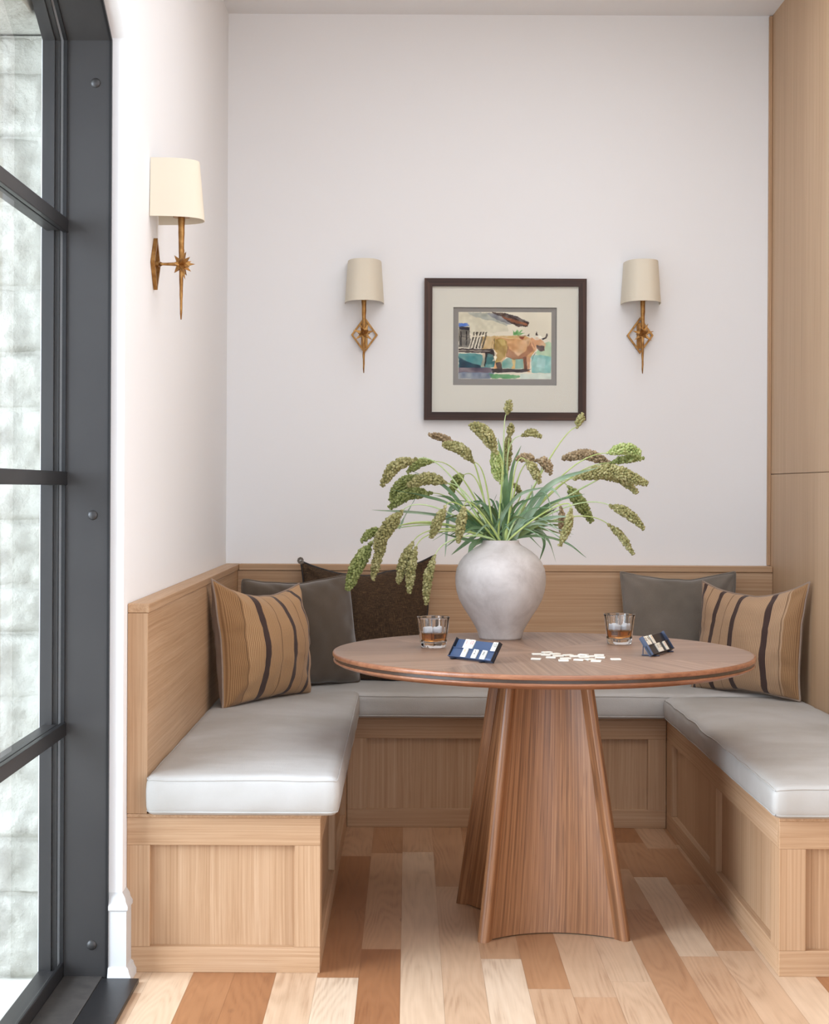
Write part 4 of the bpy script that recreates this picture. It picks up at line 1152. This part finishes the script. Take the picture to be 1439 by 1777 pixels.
    poly([(785, 705), (822, 705), (814, 795), (782, 795), (798, 760)], (220, 184, 118))
    poly([(640, 534), (700, 524), (780, 540), (900, 520), (965, 535), (1000, 570), (985, 640), (950, 700), (930, 745), (946, 824), (892, 822), (886, 700), (800, 716), (742, 688), (702, 745), (700, 826), (630, 822), (640, 750), (664, 700), (634, 640)], (208, 160, 112))
    poly([(640, 540), (700, 530), (742, 560), (752, 620), (730, 690), (680, 745), (640, 748), (664, 695), (636, 640)], (166, 142, 78), .9)
    poly([(664, 545), (720, 540), (740, 590), (700, 600)], (198, 176, 110), .8)
    poly([(625, 620), (660, 660), (650, 720), (622, 735), (640, 690)], (236, 228, 204))
    poly([(650, 744), (692, 740), (712, 818), (670, 826)], (56, 44, 44))
    poly([(752, 610), (840, 690), (905, 640), (950, 560), (970, 640), (884, 712), (800, 716), (750, 690)], (150, 100, 74), .85)
    poly([(886, 695), (915, 690), (920, 822), (900, 822)], (98, 58, 46))
    poly([(918, 690), (945, 700), (940, 822), (922, 822)], (200, 150, 116))
    poly([(845, 520), (900, 515), (880, 545), (860, 540)], (130, 60, 44), .8)
    poly([(950, 530), (1000, 520), (1040, 540), (1076, 582), (1066, 642), (1040, 648), (1005, 620), (985, 640), (958, 600)], (214, 164, 124))
    poly([(1000, 588), (1066, 598), (1068, 640), (1038, 650), (1002, 616)], (76, 62, 66))
    poly([(955, 522), (1030, 508), (1062, 538), (990, 546)], (240, 236, 222))
    poly([(1042, 534), (1074, 522), (1086, 488), (1096, 500), (1088, 530), (1056, 546)], (58, 48, 50))
    poly([(986, 508), (998, 470), (1010, 508)], (58, 48, 50))
    poly([(912, 512), (932, 488), (936, 512)], (58, 48, 50))
    poly([(330, 428), (424, 438), (432, 560), (416, 618), (332, 612)], (104, 100, 94))
    poly([(345, 470), (356, 470), (356, 600), (345, 600)], (44, 38, 40)); poly([(392, 470), (404, 470), (400, 600), (390, 600)], (44, 38, 40))
    poly([(332, 432), (420, 440), (420, 462), (332, 455)], (60, 56, 66))
    poly([(328, 402), (405, 402), (422, 430), (328, 434)], (84, 122, 204))
    for q in range(5):
        x = 430 + q * 26
        poly([(x + 26, 478), (x + 42, 478), (x + 8, 622), (x - 8, 622)], (84, 78, 68))
    poly([(440, 510), (550, 506), (550, 518), (436, 522)], (228, 220, 198))
    poly([(328, 622), (620, 628), (620, 662), (328, 656)], (56, 44, 44), .95)
    poly([(328, 636), (600, 640), (600, 648), (328, 644)], (206, 196, 176), .8)
    poly([(328, 786), (600, 788), (640, 812), (600, 836), (328, 832)], (84, 70, 88), .95)
    poly([(328, 828), (640, 830), (600, 886), (328, 886)], (112, 124, 146), .9)
    poly([(610, 796), (960, 800), (900, 828), (620, 832)], (48, 40, 42), .95)
    poly([(590, 838), (760, 846), (870, 858), (840, 880), (610, 882)], (92, 156, 102), .9)
    poly([(860, 840), (1126, 836), (1126, 886), (860, 886)], (196, 220, 216), .7)
    for a, b2, wd_, cc in (((640, 535), (628, 690), 5, (70, 54, 40)), ((628, 690), (644, 745), 5, (60, 46, 40)), ((752, 600), (742, 688), 5, (110, 70, 50)),
                       ((742, 688), (800, 716), 5, (84, 56, 44)), ((800, 716), (884, 704), 5, (84, 56, 44)), ((926, 560), (915, 700), 4, (150, 100, 70)),
                       ((700, 528), (860, 540), 3, (236, 214, 176)), ((620, 560), (612, 620), 3, (120, 90, 60)), ((960, 560), (985, 610), 4, (110, 74, 60)),
                       ((660, 545), (655, 640), 3, (116, 96, 56)), ((330, 520), (420, 524), 4, (40, 36, 38)), ((985, 655), (955, 730), 4, (90, 60, 50)), ((836, 514), (930, 506), 3, (90, 66, 50))):
        (xa, ya), (xb, yb) = a, b2; L = math.hypot(xb - xa, yb - ya); nx_, ny_ = -(yb - ya) / L * wd_, (xb - xa) / L * wd_
        poly([(xa + nx_ * .5, ya + ny_ * .5), (xb + nx_ * .5, yb + ny_ * .5), (xb - nx_ * .5, yb - ny_ * .5), (xa - nx_ * .5, ya - ny_ * .5)], cc, .9, 4)
    img = 128 + (img - 128) * 1.08
    img = img.clip(0, 255) / 255.0
    lin = np.where(img <= .04045, img / 12.92, ((img + .055) / 1.055) ** 2.4)
    sx0, sx1, sz0, sz1 = .1875, .5413, 1.6197, 1.8744
    ys = YW - .0105
    mb = MB()
    U = (Xg - x0) / (x1 - x0); V = (y1_ - Yg) / (y1_ - y0_)
    xs = sx0 + (sx1 - sx0) * U; zs_ = sz0 + (sz1 - sz0) * V
    mb.v = [Vector((a, ys, b2)) for a, b2 in zip(xs.ravel(), zs_.ravel())]
    mb.f = [(j * (NX + 1) + i, j * (NX + 1) + i + 1, (j + 1) * (NX + 1) + i + 1, (j + 1) * (NX + 1) + i) for j in range(NZ) for i in range(NX)]
    mb.col = [(r, g, b2, 1) for r, g, b2 in lin.reshape(-1, 3)]
    b = NB('watercolour_washes'); a = b.node('ShaderNodeAttribute', attribute_name='tone')
    b.set(Base_Color=a.outputs['Color'], Roughness=.9)
    setlab(mb.build('watercolour', b.m, w, fix=False), 'loose watercolour of two oxen and a cart under tiled eaves')
    MB().box(ox0, ox1, YW - .0205, YW - .019, oz0, oz1).build('glass', M['picture_glass'], w)
painting()

# ------------------------------------------------------------------ sconces
def sconce(label):
    """wall plane at local x = 0, light stands out toward +x; star centre at z = 0"""
    w = thing('wall_sconce', (0, 0, 0), label, 'wall lamp', 'sconces on the nook walls')
    # diamond backplate
    hh, hw, t, dp = .070, .051, .006, .012
    o = [(0, hh), (hw, 0), (0, -hh), (-hw, 0)]; i_ = [(y * (1 - t * 1.35 / hw * 1.0), z * (1 - t * 1.35 / hw)) for y, z in o]
    vs = [(x, y, z) for x in (.001, dp) for (y, z) in o + i_]; fs = []
    for k in range(4):
        a, b2 = k, (k + 1) % 4
        fs += [(a, b2, 4 + b2, 4 + a), (8 + a, 12 + a, 12 + b2, 8 + b2), (a, 8 + a, 8 + b2, b2), (4 + a, 4 + b2, 12 + b2, 12 + a)]
    MB().add(vs, fs).build('backplate', M['brass'], w)
    MB().box(.001, .004, -.012, .012, -.050, .050, .001).tube([(.002, 0, 0), (.016, 0, 0)], [.009, .009], 16).build('mounting_strap', M['brass'], w)
    xr = .076
    MB().tube([(.004, 0, 0), (.018, 0, 0), (.019, 0, 0), (.026, 0, 0), (.05, 0, 0), (xr, 0, 0)], [.004, .0042, .0065, .0035, .0045, .0058], 12).build('arm', M['brass'], w, True)
    n = 18; pts = [(xr, .0004 * math.sin(k * 2.1), .150 - (.150 + .150) * k / n) for k in range(n + 1)]
    rr = [.0098 - (.0098 - .0026) * (k / n) ** 1.05 + .0003 * math.sin(k * 3.7) for k in range(n + 1)]; rr[-1] = .0016
    MB().tube(pts, rr, 10).build('rod', M['brass'], w, True)
    # star: square spikes in many directions
    st = MB(); dirs = []
    for k in range(7): a = 2 * math.pi * k / 7 + .2; dirs.append((Vector((.25, math.cos(a), math.sin(a))), .037))
    for k in range(4): a = 2 * math.pi * k / 4 + .5; dirs.append((Vector((.95, math.cos(a) * .8, math.sin(a) * .8)), .028))
    for k in range(4): a = 2 * math.pi * k / 4; dirs.append((Vector((-.8, math.cos(a), math.sin(a))), .026))
    dirs.append((Vector((1, 0, 0)), .032))
    for d, L in dirs:
        d = d.normalized(); u = d.orthogonal().normalized(); v = d.cross(u); c = Vector((xr, 0, 0)); b = c + d * .009
        s = .0098; L *= 1.12
        st.add([c, b + u * s, b + v * s, b - u * s, b - v * s, c + d * (L + .002)], [(0, 2, 1), (0, 3, 2), (0, 4, 3), (0, 1, 4), (5, 1, 2), (5, 2, 3), (5, 3, 4), (5, 4, 1)])
    st.build('star', M['brass'], w)
    # half-round shade, open to the wall
    z0, z1 = .118, .276; m = 40; vs = []; th = .0016
    for z, hw_, dep in ((z0, .0745, .136), (z1, .0640, .122)):
        for inn in (0, th):
            for k in range(m + 1):
                a = -math.pi / 2 + math.pi * k / m
                ca, sa = math.cos(a), math.sin(a)
                e = .80
                x = (dep - inn) * (abs(ca) ** e); y = (hw_ - inn) * math.copysign(abs(sa) ** e, sa)
                vs.append((x + .002, y, z))
    q = m + 1; fs = []
    for k in range(m):
        fs += [(k, k + 1, 2 * q + k + 1, 2 * q + k), (q + k, 3 * q + k, 3 * q + k + 1, q + k + 1), (k, q + k, q + k + 1, k + 1), (2 * q + k, 2 * q + k + 1, 3 * q + k + 1, 3 * q + k)]
    fs += [(0, 2 * q, 3 * q, q), (m, q + m, 3 * q + m, 2 * q + m)]
    MB().add(vs, fs).build('lamp_shade', M['shade'], w, angle=60)
    sock = MB().lathe([(.001, .126), (.022, .126), (.024, .130), (.020, .134), (.011, .138), (.011, .160), (.001, .160)], (xr, 0, 0), 24).build('socket', M['brass'], w, angle=40)
    MB().lathe([(.001, .161), (.010, .161), (.012, .175), (.0145, .200), (.010, .222), (.004, .236), (.001, .240)], (xr, 0, 0), 20).build('bulb', M['shade'], sock, True)
    return w
s0 = sconce('brass star sconce with cream shade on the left wall beside the window')
s0.location = (XL, 4.262, 1.806)
s1 = copy_tree(s0); s1['label'] = 'brass star sconce with cream shade on the back wall, left of the framed picture'
s1.location = (-.1705, YB, 1.7855); s1.rotation_euler = (0, 0, R(-90))
s2 = copy_tree(s0); s2['label'] = 'brass star sconce with cream shade on the back wall, right of the framed picture'
s2.location = (.8790, YB, 1.7880); s2.rotation_euler = (0, 0, R(-90))

for o in bpy.data.objects:
    if '_o' in o: del o['_o']
